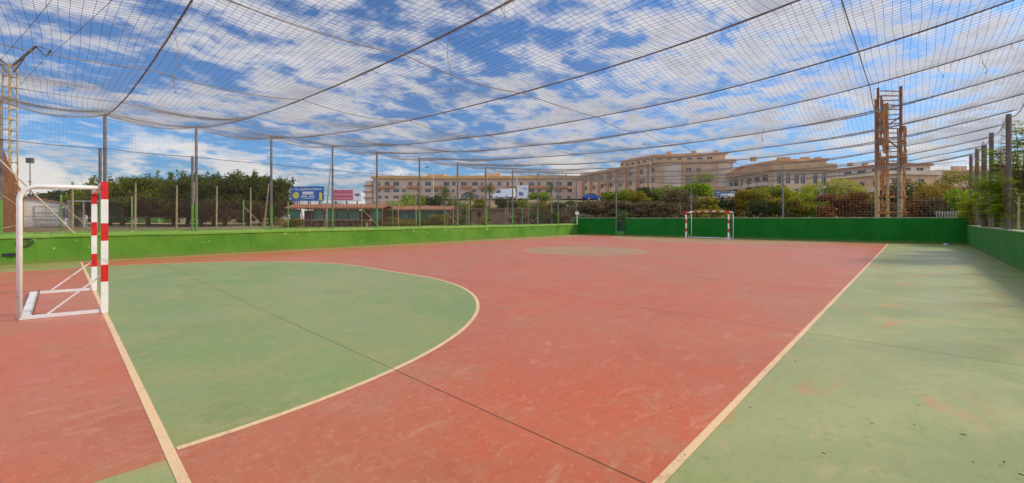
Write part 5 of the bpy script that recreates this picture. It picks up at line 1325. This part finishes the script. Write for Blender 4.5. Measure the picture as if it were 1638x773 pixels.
n1 = g.noise(stre, 1.05, 3, .5, .25); n2 = g.noise(stre, 5.2, 8, .62, .25); n3 = g.noise(g.mapping(cv, loc=(5, 2, 0)), 9, 6, .65, .2)
cl = g.math('ADD', g.math('ADD', g.math('MULTIPLY', n1, .42), g.math('MULTIPLY', n2, .58)), g.math('MULTIPLY', n3, .12))
low = g.ramp(sx[2], (0.0, .34, -.045, 0.0))
sd_ = g.math('ADD', g.math('MULTIPLY', sx[0], az_dir.x), g.math('ADD', g.math('MULTIPLY', sx[1], az_dir.y), g.math('MULTIPLY', sx[2], az_dir.z)))
cl = g.math('ADD', cl, g.ramp(sd_, (.2, .95, 0.0, .05)))
mask = g.ramp(g.math('ADD', cl, low), (.485, .635))
mask = g.math('MULTIPLY', mask, .92)
shade = g.ramp(g.math('ADD', cl, g.math('MULTIPLY', g.noise(stre, 5.5, 6, .6), .35)), (.68, .92))
cc = g.mix(shade, (5.1, 4.95, 5.05), (3.3, 3.35, 3.7))
# heaped clouds close to the horizon
hv = g.mapping(dirv, scale=(3.2, 3.2, 7.5), loc=(3.3, 1.1, 0)); hn = g.noise(hv, 1.6, 7, .58)
hm = g.math('MULTIPLY', g.ramp(g.math('SUBTRACT', hn, g.math('MULTIPLY', sx[2], .95)), (.40, .50)), g.ramp(sx[2], (.04, .28, 1.0, 0.0)))
skc = g.mix(1.0, sky.outputs[0], (.40, .63, .90), 'MULTIPLY')
hc = g.new('ShaderNodeRGB').outputs[0]; hc.default_value = (5.5, 5.25, 5.0, 1)
c = g.mix(mask, skc, cc); c = g.mix(hm, c, hc)
# added fill: sky brightened behind the camera to lift the shaded facades
fill_dir = (Vector((-az_dir.x, -az_dir.y)).normalized() * .45 - FW * .9).normalized()
dt = g.math('ADD', g.math('MULTIPLY', sx[0], fill_dir.x), g.math('MULTIPLY', sx[1], fill_dir.y))
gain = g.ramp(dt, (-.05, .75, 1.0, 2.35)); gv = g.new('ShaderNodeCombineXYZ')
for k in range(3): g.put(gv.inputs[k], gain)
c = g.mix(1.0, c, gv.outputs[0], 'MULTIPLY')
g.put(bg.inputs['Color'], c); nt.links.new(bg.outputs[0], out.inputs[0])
sl = bpy.data.lights.new('sun', 'SUN'); sl.energy = 2.9; sl.angle = R_(11); sl.color = (1.0, .87, .68)
so = bpy.data.objects.new('sun', sl); COL.objects.link(so); so.rotation_euler = (-az_dir).to_track_quat('-Z', 'Y').to_euler(); so.location = (10, 30, 40)
cam = bpy.data.cameras.new('camera'); co = bpy.data.objects.new('camera', cam); COL.objects.link(co)
co.location = (0, 0, CAMH); co.rotation_euler = (R_(90), 0, TH); cam.sensor_width = 36; cam.lens = FPX / 1638 * 36
cam.shift_y = -(773 / 2 - HZ) / 1638; cam.clip_start = .05; cam.clip_end = 6000
SC.camera = co
SC.view_settings.view_transform = 'Standard'; SC.view_settings.look = 'None'; SC.view_settings.exposure = 0.33; SC.view_settings.gamma = 1.0
SC.render.engine = 'CYCLES'; SC.cycles.max_bounces = 5; SC.cycles.transparent_max_bounces = 8
SC.render.resolution_x = 1024; SC.render.resolution_y = 483
